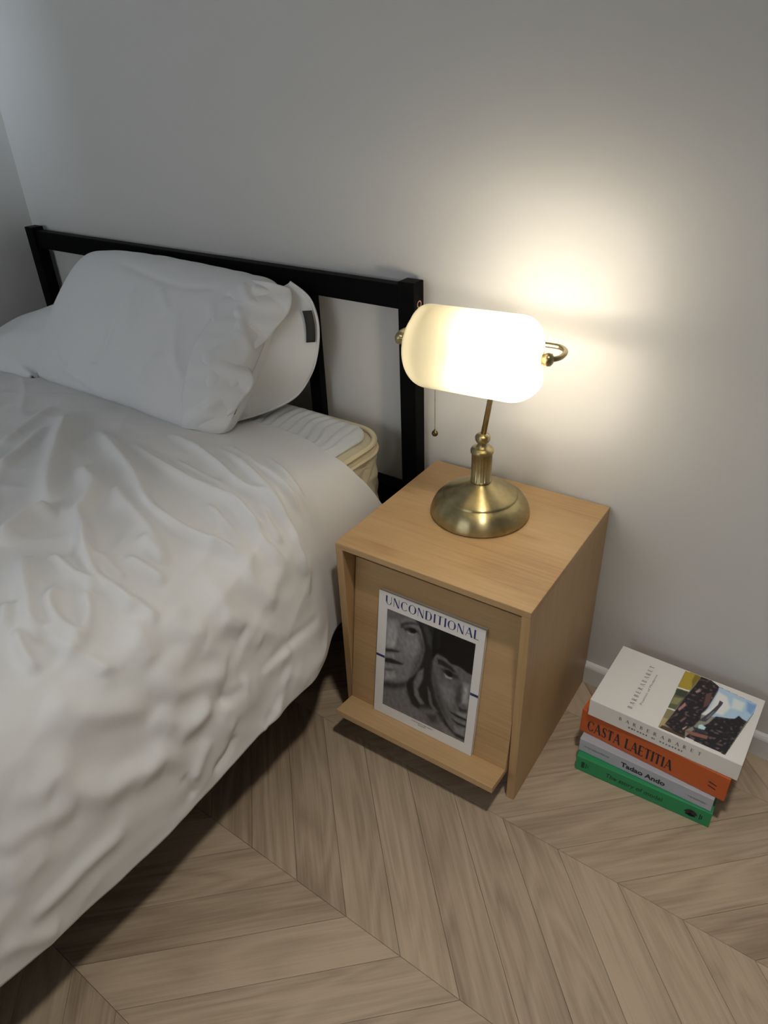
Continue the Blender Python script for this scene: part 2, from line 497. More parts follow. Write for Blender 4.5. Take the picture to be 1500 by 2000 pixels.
link('piping', pipe(MZ1 - .002, -.004, .0065), MAT['cream_pipe'], matt)
link('piping', pipe(MZ1 - .022, .001, .0045), MAT['cream_pipe'], matt)
link('piping', pipe(MZ0 + .014, .000, .0060), MAT['cream_pipe'], matt)

# quilted white pad on the mattress
def pad_height(X, Y):
    u = X / .027 + .35 * np.sin(Y * 38) + .12 * wave_noise(X, Y, 60, seed=3)
    r_ = np.abs(np.sin(np.pi * u)) ** .6
    return .0075 * r_
px0, px1, py0, py1 = MX0 + .03, MX1 - .030, MY0 + .04, MY1 - .012
xs = np.linspace(px0, px1, 420); ys = np.linspace(-.46, py1, 90)
X, Y = np.meshgrid(xs, ys)
# squeeze rows near the head so the two head corners are round
rc = .07
dy = np.clip(Y - (py1 - rc), 0, rc); sh = rc - np.sqrt(np.maximum(rc ** 2 - dy ** 2, 0))
XX = px0 + sh + (X - px0) / (px1 - px0) * (px1 - px0 - 2 * sh)
edge = np.minimum(np.minimum(XX - (px0 + sh), (px1 - sh) - XX), py1 - Y)
Z = MZ1 + .0035 + (pad_height(XX, Y) + .006) * np.sqrt(np.clip(edge / .018, 0, 1)) + .002 * wave_noise(XX, Y, 25, seed=8)
P = np.stack([XX, Y, Z], -1)
pad = link('mattress_pad', grid_mesh('mattress_pad', P, True, flip=True), MAT['pad'])
sol = pad.modifiers.new('thickness', 'SOLIDIFY'); sol.thickness = .003; sol.offset = -1
tag(pad, 'white ridged quilted mattress pad showing beside the pillow', 'mattress pad')

# ------------------------------------------------------------------ duvet
RIDGES = [
(13,14,[(-543,-492,605),(-342,-565,594),(-232,-618,585),(-156,-629,578),(-98,-611,560),(-68,-594,545),(-44,-587,531)]),
(13,22,[(-645,-492,609),(-547,-581,605),(-463,-657,601),(-376,-721,596)]),
(7,14,[(-721,-481,611),(-684,-561,610),(-648,-652,609)]),
(7,14,[(-643,-550,609),(-587,-644,607),(-563,-701,606)]),
(15,24,[(-348,-726,594),(-357,-771,595),(-323,-842,592)]),
(12,17,[(-437,-613,600),(-354,-636,595),(-310,-685,591),(-294,-713,590),(-229,-743,585),(-183,-781,581)]),
(9,16,[(-321,-613,592),(-258,-645,587),(-175,-664,581),(-106,-689,564)]),
(8,10,[(-417,-410,596),(-285,-433,589),(-146,-469,581),(-101,-460,572),(-56,-468,537)]),
(9,12,[(-434,-492,600),(-275,-519,589),(-193,-519,583),(-134,-509,576),(-82,-519,554),(-59,-513,540)]),
(5,10,[(-312,-488,592),(-223,-491,585),(-162,-496,581)]),
(9,10,[(-298,-389,586),(-208,-412,584),(-145,-434,582),(-90,-452,567),(-47,-465,526),(-14,-477,470),(-7,-472,437)]),
(7,9,[(-288,-364,581),(-197,-396,582),(-143,-407,580),(-90,-418,567),(-66,-420,542),(-48,-422,511)]),
(7,9,[(-198,-351,575),(-120,-386,574),(-77,-399,554),(-61,-393,531),(-51,-389,506),(-39,-385,460)]),
(7,9,[(-72,-401,548),(-51,-408,512),(-36,-412,466),(-29,-409,432)]),
(7,10,[(-141,-505,577),(-82,-516,555),(-45,-529,532),(-7,-521,485)]),
(6,9,[(-86,-484,561),(-55,-497,538),(-30,-499,514)]),
(9,12,[(-80,-557,552),(-50,-572,535),(-15,-591,503),(4,-578,459),(11,-568,433)]),
(6,10,[(-158,-548,578),(-118,-554,569),(-74,-560,548)]),
(6,11,[(-39,-381,461),(-29,-376,393),(-23,-375,326)]),
(5,9,[(-35,-407,459),(-24,-409,405),(-12,-423,357)]),
(11,13,[(-243,-738,586),(-185,-773,582),(-134,-794,573),(-90,-786,556),(-64,-793,543)]),
(10,10,[(-229,-809,585),(-159,-814,579),(-119,-807,569)]),
(11,15,[(-255,-834,587),(-211,-864,584),(-161,-890,579),(-125,-911,571),(-99,-915,561)]),
(11,12,[(-157,-844,578),(-141,-869,575),(-114,-882,567),(-88,-881,556),(-65,-864,543)]),
(10,11,[(-131,-932,573),(-98,-945,560),(-67,-949,544)]),
(7,11,[(-113,-898,567),(-81,-902,552),(-57,-898,539)]),
(8,13,[(-82,-881,553),(-57,-894,539),(-29,-880,519),(-20,-880,509)]),
(7,11,[(-125,-823,571),(-98,-840,560),(-77,-865,550)]),
(9,13,[(-141,-737,575),(-103,-725,563),(-73,-720,547)]),
(8,11,[(-79,-777,551),(-54,-777,537),(-37,-771,526)]),
(6,16,[(-52,-797,536),(-28,-813,518),(-8,-811,491)]),
(13,16,[(-1,-819,477),(9,-806,438),(14,-784,421),(16,-746,413),(21,-711,390)]),
(13,16,[(-31,-966,522),(-10,-944,495),(3,-900,465),(10,-852,434)]),
(13,15,[(14,-844,421),(21,-826,389),(27,-792,365),(27,-753,364)]),
(7,12,[(-166,-688,579),(-125,-693,571),(-100,-689,561)]),
(6,12,[(-179,-760,581),(-124,-766,571),(-111,-766,566)]),
(11,14,[(-48,-658,533),(-13,-663,500),(-1,-661,475),(11,-625,431),(26,-573,366)]),
(7,11,[(-18,-479,483),(-10,-464,437),(5,-476,397)]),
(8,12,[(-13,-419,357),(-7,-419,290),(20,-471,269),(38,-520,264)]),
(-8,7,[(12,-467,337),(29,-549,353),(30,-644,350)]),
(8,12,[(32,-565,339),(31,-602,345),(31,-640,343)]),
(7,14,[(4,-731,462),(16,-695,412)]),
(7,12,[(-2,-686,480),(8,-651,443)]),
(6,12,[(12,-658,429),(19,-624,398)]),
(-8,8,[(28,-741,359),(31,-682,346)]),
(9,12,[(31,-673,347),(28,-728,361)]),
(15,17,[(38,-830,286),(31,-856,346),(30,-890,350),(27,-920,362),(26,-955,367),(22,-977,387),(15,-995,415),(9,-999,442),(10,-1030,436),(5,-1056,457)]),
(11,16,[(23,-999,381),(20,-1034,395),(18,-1073,404),(19,-1100,399)]),
(9,10,[(38,-955,284),(38,-1025,285),(39,-1060,280),(39,-1109,277)]),
(9,12,[(41,-1087,219),(40,-1109,235),(39,-1153,274)]),
(6,12,[(26,-1051,369),(26,-1113,366)]),
(5,10,[(30,-1051,348),(31,-1118,346)]),
(8,9,[(36,-779,313),(39,-830,265)]),
(-9,7,[(39,-732,278),(40,-749,255),(40,-787,242)]),
(-7,7,[(38,-839,285),(40,-834,230)]),
(8,9,[(37,-590,305),(40,-640,248)]),
(-7,6,[(39,-611,284),(41,-665,232)]),
(6,8,[(40,-623,249),(41,-673,231)]),
(9,14,[(30,-728,347),(34,-745,325),(38,-732,292)]),
(8,12,[(24,-758,377),(28,-800,358),(27,-826,362)]),
(7,14,[(-180,-911,581),(-145,-941,576)]),
(6,16,[(-47,-739,533),(-15,-749,504),(-1,-715,477)]),
(6,12,[(36,-590,312),(40,-544,251)])]
PILLOW_RIDGES = [
(-7,10,[(-731,-286,753),(-729,-325,708),(-739,-348,674)]),
(7,12,[(-536,-301,727),(-561,-333,690),(-571,-352,659)]),
(6,12,[(-872,-357,649),(-791,-364,634),(-726,-368,615)]),
(6,12,[(-749,-348,674),(-746,-364,637)]),
(8,16,[(-480,-197,822),(-435,-227,777),(-433,-265,735),(-398,-283,694),(-393,-304,662),(-383,-320,621)]),
(10,14,[(-408,-184,804),(-380,-200,768),(-353,-209,719)]),
(9,14,[(-428,-289,706),(-388,-229,744),(-383,-206,764)]),
(9,14,[(-393,-326,623),(-360,-273,661),(-353,-234,692)]),
(-9,10,[(-448,-169,834),(-415,-193,801),(-388,-193,782)]),
(8,12,[(-428,-137,846),(-393,-156,817),(-363,-137,801)]),
(5,20,[(-709,-221,820),(-681,-277,762),(-679,-325,708)]),
(6,14,[(-538,-236,797),(-506,-294,729),(-460,-321,682)]),
(5,14,[(-897,-346,669),(-844,-359,647)]),
(-5,12,[(-819,-164,860),(-596,-193,841),(-475,-167,843)]),
(7,12,[(-400,-135,834),(-370,-109,819)]),
(5,14,[(-626,-211,828),(-568,-242,795)])]
MAG_PAINT = [
(34,6,[(-115,-55),(1094,-37),(1055,1125),(-129,1148)]),
(92,15,[(-64,-23),(228,-18),(322,-2),(403,73),(447,170),(465,248),(447,360),(393,479),(323,587),(268,661),(159,731),(-21,810)]),
(75,32,[(-64,-23),(228,-18),(276,3),(139,74),(-57,98)]),
(122,42,[(8,145),(104,95),(138,237),(95,331),(8,361)]),
(104,42,[(198,217),(383,163),(414,256),(330,374),(209,369)]),
(60,32,[(376,82),(452,168),(468,275),(408,453),(323,587),(357,413),(416,275)]),
(48,13,[(159,96),(233,52),(324,23),(371,28),(372,46),(304,55),(225,94),(174,134)]),
(40,19,[(179,118),(283,84),(376,91),(379,118),(311,141),(229,149)]),
(118,8,[(240,141),(288,148),(335,144),(362,124),(313,161),(266,164)]),
(14,7,[(262,110),(295,90),(336,90),(355,107),(334,131),(293,139)]),
(130,23,[(30,304),(91,273),(120,332),(72,369),(34,372)]),
(38,13,[(-3,400),(85,379),(172,368),(161,387),(74,413),(-1,435)]),
(112,15,[(25,446),(100,423),(127,449),(40,476)]),
(32,9,[(-8,499),(78,477),(229,476),(218,496),(107,523),(-6,544)]),
(104,13,[(-4,570),(83,547),(170,529),(97,578),(-2,606)]),
(60,15,[(-2,616),(123,578),(99,603),(-1,636)]),
(124,29,[(17,645),(125,613),(141,659),(21,718)]),
(82,17,[(-21,810),(159,731),(268,666),(301,772),(358,864),(471,878),(644,936),(629,1019),(-6,1093)]),
(42,27,[(-24,752),(157,705),(279,646),(271,711),(136,788),(-20,821)]),
(24,13,[(369,2),(482,11),(550,25),(583,234),(538,345),(534,542),(431,444),(466,257),(439,144)]),
(46,19,[(415,14),(471,14),(536,102),(536,213),(487,174)]),
(22,11,[(454,435),(542,392),(579,524),(616,659),(750,835),(657,835),(553,737),(445,868),(370,849),(283,696),(301,616),(413,501)]),
(84,15,[(412,491),(466,440),(465,550),(416,672),(446,742),(511,787),(465,817),(386,747),(363,622)]),
(70,11,[(529,604),(568,649),(602,756),(677,806),(633,826),(555,757)]),
(18,11,[(466,692),(531,634),(553,737),(583,796),(511,787)]),
(76,25,[(469,858),(631,806),(708,875),(759,914),(701,1027),(579,999)]),
(44,23,[(544,887),(658,845),(679,930),(599,958)]),
(74,13,[(584,243),(726,246),(868,276),(1005,296),(1037,526),(1000,718),(1019,1017),(811,973),(750,835),(641,678),(572,517),(565,335)]),
(92,42,[(625,525),(754,482),(848,540),(822,680),(730,660)]),
(50,42,[(569,430),(623,506),(722,693),(795,834),(750,835),(616,659)]),
(5,9,[(549,-38),(1029,-23),(1046,298),(954,298),(867,267),(763,279),(705,245),(615,222),(561,298),(541,155)]),
(20,23,[(571,18),(625,18),(621,183),(589,194)]),
(26,11,[(610,280),(675,275),(765,297),(834,336),(803,348),(715,335),(626,331)]),
(34,19,[(652,359),(738,345),(847,359),(873,395),(799,406),(701,407)]),
(128,8,[(700,398),(746,413),(794,408),(780,428),(725,426)]),
(10,7,[(707,362),(749,345),(794,361),(793,399),(751,406),(721,389)]),
(124,27,[(928,411),(979,408),(984,598),(931,601),(930,505)]),
(48,23,[(861,467),(899,432),(920,597),(884,652),(845,600)]),
(30,15,[(885,661),(940,667),(992,653),(985,686),(912,699)]),
(106,15,[(882,723),(988,704),(988,744),(907,751)]),
(20,7,[(796,742),(852,747),(994,751),(997,770),(900,775),(820,761)]),
(92,13,[(858,795),(988,789),(987,815),(883,819)]),
(24,8,[(826,809),(906,823),(998,820),(995,842),(898,848)]),
(98,19,[(868,882),(987,856),(985,929),(898,941)]),
(20,13,[(738,830),(802,893),(876,941),(998,943),(997,975),(882,991),(786,953)]),
(88,19,[(735,904),(807,933),(903,980),(993,988),(977,1038),(816,1013),(721,995)])]
BOOK_PAINT = [
((120,120,110),2,[(466,985),(638,997),(706,939),(953,900),(968,880),(970,844),(890,37),(639,48),(640,3),(468,-3)]),
((150,130,45),3,[(466,985),(575,987),(543,696),(466,687)]),
((110,95,30),6,[(532,986),(575,987),(551,766),(531,872)]),
((205,200,190),2,[(465,692),(546,706),(545,685),(464,670)]),
((80,84,62),3,[(464,670),(545,685),(515,346),(464,333)]),
((50,58,44),4,[(470,655),(542,674),(539,577),(472,562)]),
((120,118,80),6,[(474,523),(528,552),(514,431),(470,411)]),
((205,200,190),2,[(463,338),(517,349),(516,328),(462,318)]),
((115,110,80),4,[(462,318),(516,328),(509,192),(468,161)]),
((150,135,95),6,[(466,172),(505,187),(494,62),(470,12)]),
((70,52,36),4,[(468,-3),(487,68),(630,81),(640,3)]),
((28,22,28),4,[(575,987),(638,997),(706,939),(711,848),(693,564),(672,451),(679,357),(661,237),(624,136),(635,50),(575,48),(496,102),(518,330),(537,588),(563,820)]),
((150,175,205),4,[(707,933),(953,900),(968,880),(970,844),(938,595),(873,571),(764,482),(681,434),(693,564),(711,848)]),
((205,212,222),19,[(716,852),(771,829),(814,689),(788,546),(710,529),(713,689)]),
((190,203,220),17,[(818,851),(890,845),(886,711),(823,698)]),
((110,140,180),16,[(899,881),(967,873),(949,714),(915,742)]),
((205,205,205),4,[(674,441),(704,562),(727,547),(702,457)]),
((58,58,66),2,[(742,739),(767,731),(766,691),(750,558),(715,356),(673,337),(714,507),(742,666)]),
((95,98,108),3,[(729,536),(744,565),(720,412),(707,399)]),
((22,20,26),5,[(757,489),(793,513),(839,536),(865,563),(883,632),(907,607),(938,595),(890,37),(639,48),(675,215),(732,348)]),
((165,195,215),3,[(684,274),(700,302),(728,283),(725,243),(688,228)]),
((40,44,54),3,[(652,228),(684,224),(742,235),(751,184),(671,185)]),
((120,80,70),4,[(624,136),(676,154),(761,183),(760,133),(676,105),(630,106)]),
((150,110,110),4,[(529,381),(552,510),(565,470),(540,353)]),
((135,110,115),4,[(580,727),(598,801),(611,759),(593,713)]),
((110,85,80),4,[(570,229),(594,318),(596,282),(578,213)]),
((160,140,125),3,[(603,139),(623,197),(622,172),(611,123)]),
((85,62,60),4,[(649,757),(680,816),(694,617),(667,537)])]
FOLD, WIDTH = 1.95, .72
MAG_GAIN = 2.1
BOOK_GAIN = 1.55
SH_PHI0, SH_PHI1, SH_R, SH_DEPTH = -106, 98, .071, .070
BULB_B = -.033
BRUSH = .25
def duvet_base(nu,nt):
    """base (unwrinkled) duvet surface: rows along the bed (t), columns across (u)"""
    t=np.linspace(0,1,nt)**1.15
    U=np.linspace(0,1,nu)
    P=np.zeros((nt,nu,3))
    for i,tt in enumerate(t):
        y=-.205-tt*1.75
        k=np.clip((-y-.39)/.16,0,1); k=k*k*(3-2*k)          # past the nightstand the side swells out
        xs=-.034+.060*k
        h=np.clip((-y-.2)/.25,0,1); h=h*h*(3-2*h)
        zt=.556+.028*h
        zh=.245-.033*np.clip((-y-.3)/.5,0,1)+.012*np.sin(y*9+1.)*k
        c=np.array([(-1.432,zt-.10),(-1.415,zt-.02),(-1.33,zt+.004),(-1.1,zt+.018*h),(-.75,zt+.03*h),(-.42,zt+.016*h),(-.24,zt+.002),
                    (-.14,zt-.008*k+.002),(-.082,zt-.012-.018*k),(xs-.012-.022*k,zt-.075),(xs+.004-.012*k,zt-.18),(xs+.012,zt-.27),(xs+.015,zh)])
        for _ in range(3):                                     # Chaikin smoothing
            a=c[:-1]*.75+c[1:]*.25; b=c[:-1]*.25+c[1:]*.75
            n=np.empty((2*len(a)+2,2)); n[0]=c[0];n[-1]=c[-1];n[1:-1:2]=a;n[2:-1:2]=b; c=n
        d=np.r_[0,np.cumsum(np.hypot(*np.diff(c,axis=0).T))]; d/=d[-1]
        # denser columns on the visible right part
        uu=U
        P[i,:,0]=np.interp(uu,d,c[:,0]); P[i,:,2]=np.interp(uu,d,c[:,1]); P[i,:,1]=y
        # head edge sweeps slightly towards the wall on the hanging side and under the pillow
        e=(1-tt)**6
        x=P[i,:,0]; z=P[i,:,2]
        P[i,:,1]+=e*(-.035*np.exp(-((x+.1)/.10)**2)*np.clip((z-zt+.16)/.12,0,1)+.05*np.clip((zt-z)/.2,0,1))
    return P

def ridge_field(P, ridges):
    """height added along fold lines: each fold is a 3-D polyline with a crest height and a half width (mm)"""
    H = np.zeros(P.shape[:2]); V = P.reshape(-1, 3); Hf = H.reshape(-1)
    for h, w, pts in ridges:
        side = np.clip((.55 - np.mean([p[2] for p in pts]) / 1000.0) / .06, 0, 1) if P[..., 1].min() < -1 else 0.0
        w_ = w / 1000.0 * WIDTH * (1 + .55 * side); h_ = h / 1000.0 * (1 - .58 * side)
        Q = np.array([tuple(p) for p in smooth_path([tuple(c / 1000.0 for c in p) for p in pts], 5)])
        lo = Q.min(0) - 4.2 * w_; hi = Q.max(0) + 4.2 * w_
        sel = np.where(((V > lo) & (V < hi)).all(1))[0]
        if not len(sel): continue
        S = V[sel]; best = np.full(len(sel), 1e9); par = np.zeros(len(sel))
        n = len(Q) - 1
        for i in range(n):
            a, b = Q[i], Q[i + 1]; ab = b - a; L2 = ab @ ab + 1e-12
            t = np.clip(((S - a) @ ab) / L2, 0, 1); d = ((S - a - t[:, None] * ab) ** 2).sum(1)
            m = d < best; best[m] = d[m]; par[m] = (i + t[m]) / n
        d = np.sqrt(best) / w_
        prof = .86 * np.exp(-(d / 1.25) ** 2) + .14 * np.exp(-2.0 * np.sqrt(d * d + .03) + .35)
        taper = np.clip(par / .18, .0, 1) ** .7 * np.clip((1 - par) / .18, .0, 1) ** .7
        Hf[sel] += h_ * prof * (.12 + .88 * taper)
    return Hf.reshape(H.shape)

def normals(P):
    N = np.cross(np.gradient(P, axis=1), np.gradient(P, axis=0))
    N /= np.linalg.norm(N, axis=2, keepdims=True) + 1e-12
    return N
NU, NT = 470, 640
P = duvet_base(NU, NT)
N = normals(P)
if N[NT // 2, NU // 3, 2] < 0: N = -N
X, Y, Z = P[..., 0], P[..., 1], P[..., 2]
H = ridge_field(P, RIDGES) * FOLD
S = X + np.clip(.55 - Z, 0, 1)                       # unrolled coordinate across the bed
away = smoothstep(-Y, .24, .50)                      # smooth band near the head edge
wx = S + .03 * wave_noise(S, Y, 9, seed=21); wy = Y + .03 * wave_noise(S, Y, 9, seed=22)
H += away * ((.0036 - .0012 * smoothstep(-Z, -.52, -.42)) * wave_noise(wx, wy, 15, seed=1) + .0012 * np.abs(wave_noise(wx, wy, 34, seed=2)) + .0006 * wave_noise(wx, wy, 80, seed=4))
cz = 1 - np.abs(wave_noise(wx + .05 * wave_noise(S, Y, 6, seed=24), wy, 24, n=8, seed=23, aniso=.9)) / 1.6
sd = 1 - .6 * smoothstep(-Z, -.54, -.46)               # calmer where it hangs
H += away * sd * .0045 * np.clip(cz, 0, 1) ** 4
cz = 1 - np.abs(wave_noise(wx, wy + .04 * wave_noise(S, Y, 8, seed=25), 40, n=8, seed=26)) / 1.6
H += away * sd * .0018 * np.clip(cz, 0, 1) ** 4
# long soft pleats fanning out below the pillow
H += .0016 * away * wave_noise(S, Y, 55, n=10, seed=6, aniso=.55) * smoothstep(-Y, .2, .4) * (1 - smoothstep(-Y, .75, 1.0))
# keep clear of the nightstand
near = smoothstep(X, -.09, -.03) * (1 - smoothstep(-Y, .40, .47))
H = H * (1 - .92 * near)
for _ in range(2):                                   # cloth stiffness: relax the height field a little
    H[1:-1] = .25 * H[:-2] + .5 * H[1:-1] + .25 * H[2:]; H[:, 1:-1] = .25 * H[:, :-2] + .5 * H[:, 1:-1] + .25 * H[:, 2:]
P = P + N * H[..., None]
P[..., 2] = np.maximum(P[..., 2], .03)
duv = link('duvet', grid_mesh('duvet', P, True), MAT['cotton'])
sol = duv.modifiers.new('thickness', 'SOLIDIFY'); sol.thickness = .010; sol.offset = -1 if duv.data.polygons[NU * 240 + 80].normal.z > 0 else 1
tag(duv, 'crumpled white duvet spread over the bed and hanging down its side', 'duvet')

# ------------------------------------------------------------------ pillow
pil = empty('pillow', (-.72, -.22, .57))
tag(pil, 'plump white pillow in open-ended case leaning on the headboard', 'pillow')
poff = np.array([-.72, -.22, .57])
TH = math.radians(47)
EX = np.array([1, 0, 0.0]); EY = np.array([0, math.cos(TH), math.sin(TH)]); EN = np.array([0, -math.sin(TH), math.cos(TH)])
PC = np.array([-.725, -.205, .697])                   # pillow centre
def pillow_surface(nu, nv):
    """closed shell: a = along the pillow, phi = around its section"""
    A = np.linspace(-1, 1, nu); F = np.linspace(0, 2 * np.pi, nv)
    a, f = np.meshgrid(A, F)
    half_l = .375
    endl = np.clip(1 - np.abs(a) ** 5.0, 0, 1) ** .5
    hw = .207 * (1 - .05 * a * a) * (.60 + .40 * np.clip(1 - np.abs(a) ** 14, 0, 1) ** .5)      # half of short side
    ht = .088 * np.clip(1 - np.abs(a) ** 3.2, 0, 1) ** .62 + .004 * (1 - np.abs(a) ** 60)                              # half thickness
    c, s = np.cos(f), np.sin(f)
    b = np.sign(c) * np.abs(c) ** .62
    n = np.sign(s) * np.abs(s) ** 1.15
    x = a * half_l * (1 - .05 * (1 - np.abs(b)) * 0)
    return a, f, b, x, b * hw, n * ht
a, f, b, px_, py_, pn_ = pillow_surface(300, 340)
P = PC + px_[..., None] * EX + py_[..., None] * EY + pn_[..., None] * EN
# sag: lower edge spreads onto the bed, the left end flops down and outwards
left = smoothstep(-a, .55, 1.0)
P[..., 0] -= .10 * left * (1 - .5 * (b + 1) / 2) * 0
P[..., 2] = np.maximum(P[..., 2], .578 + .004 * wave_noise(P[..., 0], P[..., 1], 30, seed=30))
N = normals(P)
ctr = P.mean((0, 1))
if ((P - ctr) * N).sum() < 0: N = -N
H = ridge_field(P, PILLOW_RIDGES)
rt = smoothstep(a, .45, .95)
H += (1 - .6 * rt) * (.0028 * wave_noise(P[..., 0], P[..., 2] - P[..., 1], 16, seed=31) + .0012 * np.abs(wave_noise(P[..., 0], P[..., 2] - P[..., 1], 45, seed=32)))
H += rt * .006 * np.abs(wave_noise(P[..., 0] * .5, P[..., 2] - P[..., 1], 42, seed=33))
P = P + N * H[..., None]
P[..., 1] = np.minimum(P[..., 1], -.060)
P[..., 2] = np.maximum(P[..., 2], .572)
me = grid_mesh('pillowcase', P - poff, True)
link('pillowcase', me, MAT['pillow_cotton'], pil)
def ribbon_surface(E, I, ns=60, nr=24, bulge=.0, bdir=(1, 0, 0)):
    E = np.array([tuple(p) for p in smooth_path(E, 12)]); I = np.array([tuple(p) for p in smooth_path(I, 12)])
    def res(Q, n):
        d = np.r_[0, np.cumsum(np.linalg.norm(np.diff(Q, axis=0), axis=1))]; s = np.linspace(0, d[-1], n)
        return np.stack([np.interp(s, d, Q[:, k]) for k in range(3)], 1)
    E = res(E, ns); I = res(I, ns); t = np.linspace(0, 1, nr)[:, None, None]
    G = I[None] * (1 - t) + E[None] * t
    G = G + np.array(bdir) * (bulge * np.sin(np.pi * t))
    return G, E
# the open end: back layer of the case with a hemmed edge and a small tag
EDGE = [(-.345, -.075, .845), (-.300, -.068, .815), (-.283, -.066, .765), (-.286, -.070, .705), (-.305, -.078, .645), (-.335, -.105, .592), (-.362, -.165, .574), (-.392, -.240, .570), (-.43, -.30, .570)]
INNER = [(-.40, -.115, .825), (-.375, -.145, .785), (-.375, -.172, .750), (-.375, -.200, .722), (-.375, -.235, .688), (-.375, -.265, .652), (-.378, -.292, .618), (-.398, -.312, .590), (-.43, -.325, .576)]
G, E = ribbon_surface(EDGE, INNER, 90, 26, .010, (.15, .9, -.35))
G = G + (.002 * wave_noise(G[..., 1], G[..., 2], 40, seed=40))[..., None] * np.array([.7, -.7, 0])
fl = link('back_layer', grid_mesh('back_layer', G - poff, True), MAT['pillow_cotton'], pil)
sm = fl.modifiers.new('thickness', 'SOLIDIFY'); sm.thickness = .0025; sm.offset = 0
hem = link('hem', tube_mesh('hem', [Vector(p) for p in (E - poff)], .0036, 8), MAT['pillow_cotton'], pil)
i0, i1 = 14, 27
tq = np.stack([E[i0:i1] + np.array([-.001, -.008, 0]), E[i0:i1] + np.array([-.017, -.021, 0])], 0)
tg = link('tag', grid_mesh('tag', tq - poff, True), MAT['tagblack'], pil); tg['label'] = 'small black woven tag'
ts = tg.modifiers.new('thickness', 'SOLIDIFY'); ts.thickness = .0012; ts.offset = 0
# the pillow itself just inside the opening
u_, v_ = np.meshgrid(np.linspace(0, 2 * np.pi, 48), np.linspace(-np.pi / 2, np.pi / 2, 28))
IP = np.array([-.462, -.218, .698]) + (np.cos(v_) * np.cos(u_))[..., None] * EX * .094 + (np.cos(v_) * np.sin(u_))[..., None] * EY * .165 + np.sin(v_)[..., None] * EN * .050
IP[..., 2] = np.maximum(IP[..., 2], .574)
link('pillow_insert', grid_mesh('pillow_insert', IP - poff, True), MAT['pillow_cotton'], pil)
# front layer gathered at the opening
FE = [(-.335, -.085, .835), (-.316, -.112, .800), (-.340, -.165, .745), (-.362, -.212, .705), (-.330, -.232, .672), (-.336, -.268, .638), (-.352, -.285, .615), (-.366, -.305, .600), (-.392, -.332, .579)]
FI = [(-.47, -.11, .845), (-.455, -.180, .818), (-.450, -.232, .782), (-.455, -.278, .742), (-.450, -.308, .705), (-.445, -.335, .662), (-.440, -.345, .640), (-.440, -.350, .615), (-.45, -.355, .580)]
G, E2 = ribbon_surface(FE, FI, 120, 30, .016, (.35, -.75, .5))
tt = np.linspace(0, 1, 120)[None, :]; rr_ = np.linspace(0, 1, 30)[:, None]
fold = (.007 * np.abs(np.sin(tt * 17 + 1.2 * np.sin(rr_ * 3) + .5)) + .004 * np.sin(tt * 41 + rr_ * 4)) * (.35 + .65 * rr_)
G = G + fold[..., None] * np.array([.55, -.65, .5])
fr = link('front_layer', grid_mesh('front_layer', G - poff, True), MAT['pillow_cotton'], pil)
sm = fr.modifiers.new('thickness', 'SOLIDIFY'); sm.thickness = .002; sm.offset = 0
# loose left end of the case lying on the bed
TE = [(-1.075, -.10, .70), (-1.20, -.12, .655), (-1.33, -.15, .628), (-1.42, -.20, .600), (-1.43, -.30, .575), (-1.36, -.37, .570), (-1.22, -.395, .570), (-1.0, -.375, .568)]
TI = [(-1.02, -.12, .74), (-1.02, -.16, .73), (-1.02, -.20, .72), (-1.02, -.24, .71), (-1.02, -.27, .69), (-1.02, -.30, .67), (-1.01, -.34, .62), (-1.0, -.35, .572)]
G, E3 = ribbon_surface(TE, TI, 120, 50, .03, (0, -.3, 1))
G[..., 2] += .006 * wave_noise(G[..., 0], G[..., 1], 30, seed=44) * np.linspace(0, 1, 50)[:, None] ** .5
G[..., 2] = np.maximum(G[..., 2], .570)
tl = link('case_end', grid_mesh('case_end', G - poff, True), MAT['pillow_cotton'], pil)
sm = tl.modifiers.new('thickness', 'SOLIDIFY'); sm.thickness = .006; sm.offset = 0

# ------------------------------------------------------------------ nightstand
NS_W, NS_D, NS_H = .40, .3826, .4775
ns = empty('nightstand', (0, -.0193, 0), .0349)
tag(ns, 'light oak nightstand with tilted display flap beside the bed', 'nightstand')
def npart(name, b, mat, bev=.0008, parent=None):
    return link(name, box_mesh(name, b, bev, 1), MAT[mat], parent or ns)
npart('top_panel', (0, NS_W, -NS_D, 0, NS_H - .0135, NS_H), 'oak_x')
npart('side_panel', (0, .0165, -NS_D, 0, 0, NS_H - .0135), 'oak_z')
npart('side_panel', (NS_W - .0165, NS_W, -NS_D, 0, 0, NS_H - .0135), 'oak_z')
npart('back_panel', (.0165, NS_W - .0165, -.012, -.004, .03, NS_H - .0135), 'oak_x')
npart('bottom_panel', (.0165, NS_W - .0165, -NS_D + .03, -.012, .055, .070), 'oak_x')
# flap: its own frame, leaning out at the bottom
TF = math.atan2(.047, .338)
flap = empty('display_flap', (0, -.392, .0895)); flap.parent = ns; flap.rotation_euler = (-TF, 0, 0)
npart('flap_board', (.0185, NS_W - .0185, 0, .014, -.014, .342), 'oak_x', parent=flap)
npart('flap_ledge', (.0185, NS_W - .0185, -.056, 0, -.014, 0), 'oak_x', parent=flap)

# ------------------------------------------------------------------ magazine standing on the ledge
def flat_print(name, polys_uv, mat, parent, to3d, lift):
    V, F = [], []
    for poly in polys_uv:
        b0 = len(V); V += [to3d(u, v, lift) for u, v in poly]; F.append(tuple(range(b0, b0 + len(poly))))
    return link(name, mesh(name, V, F), mat, parent)

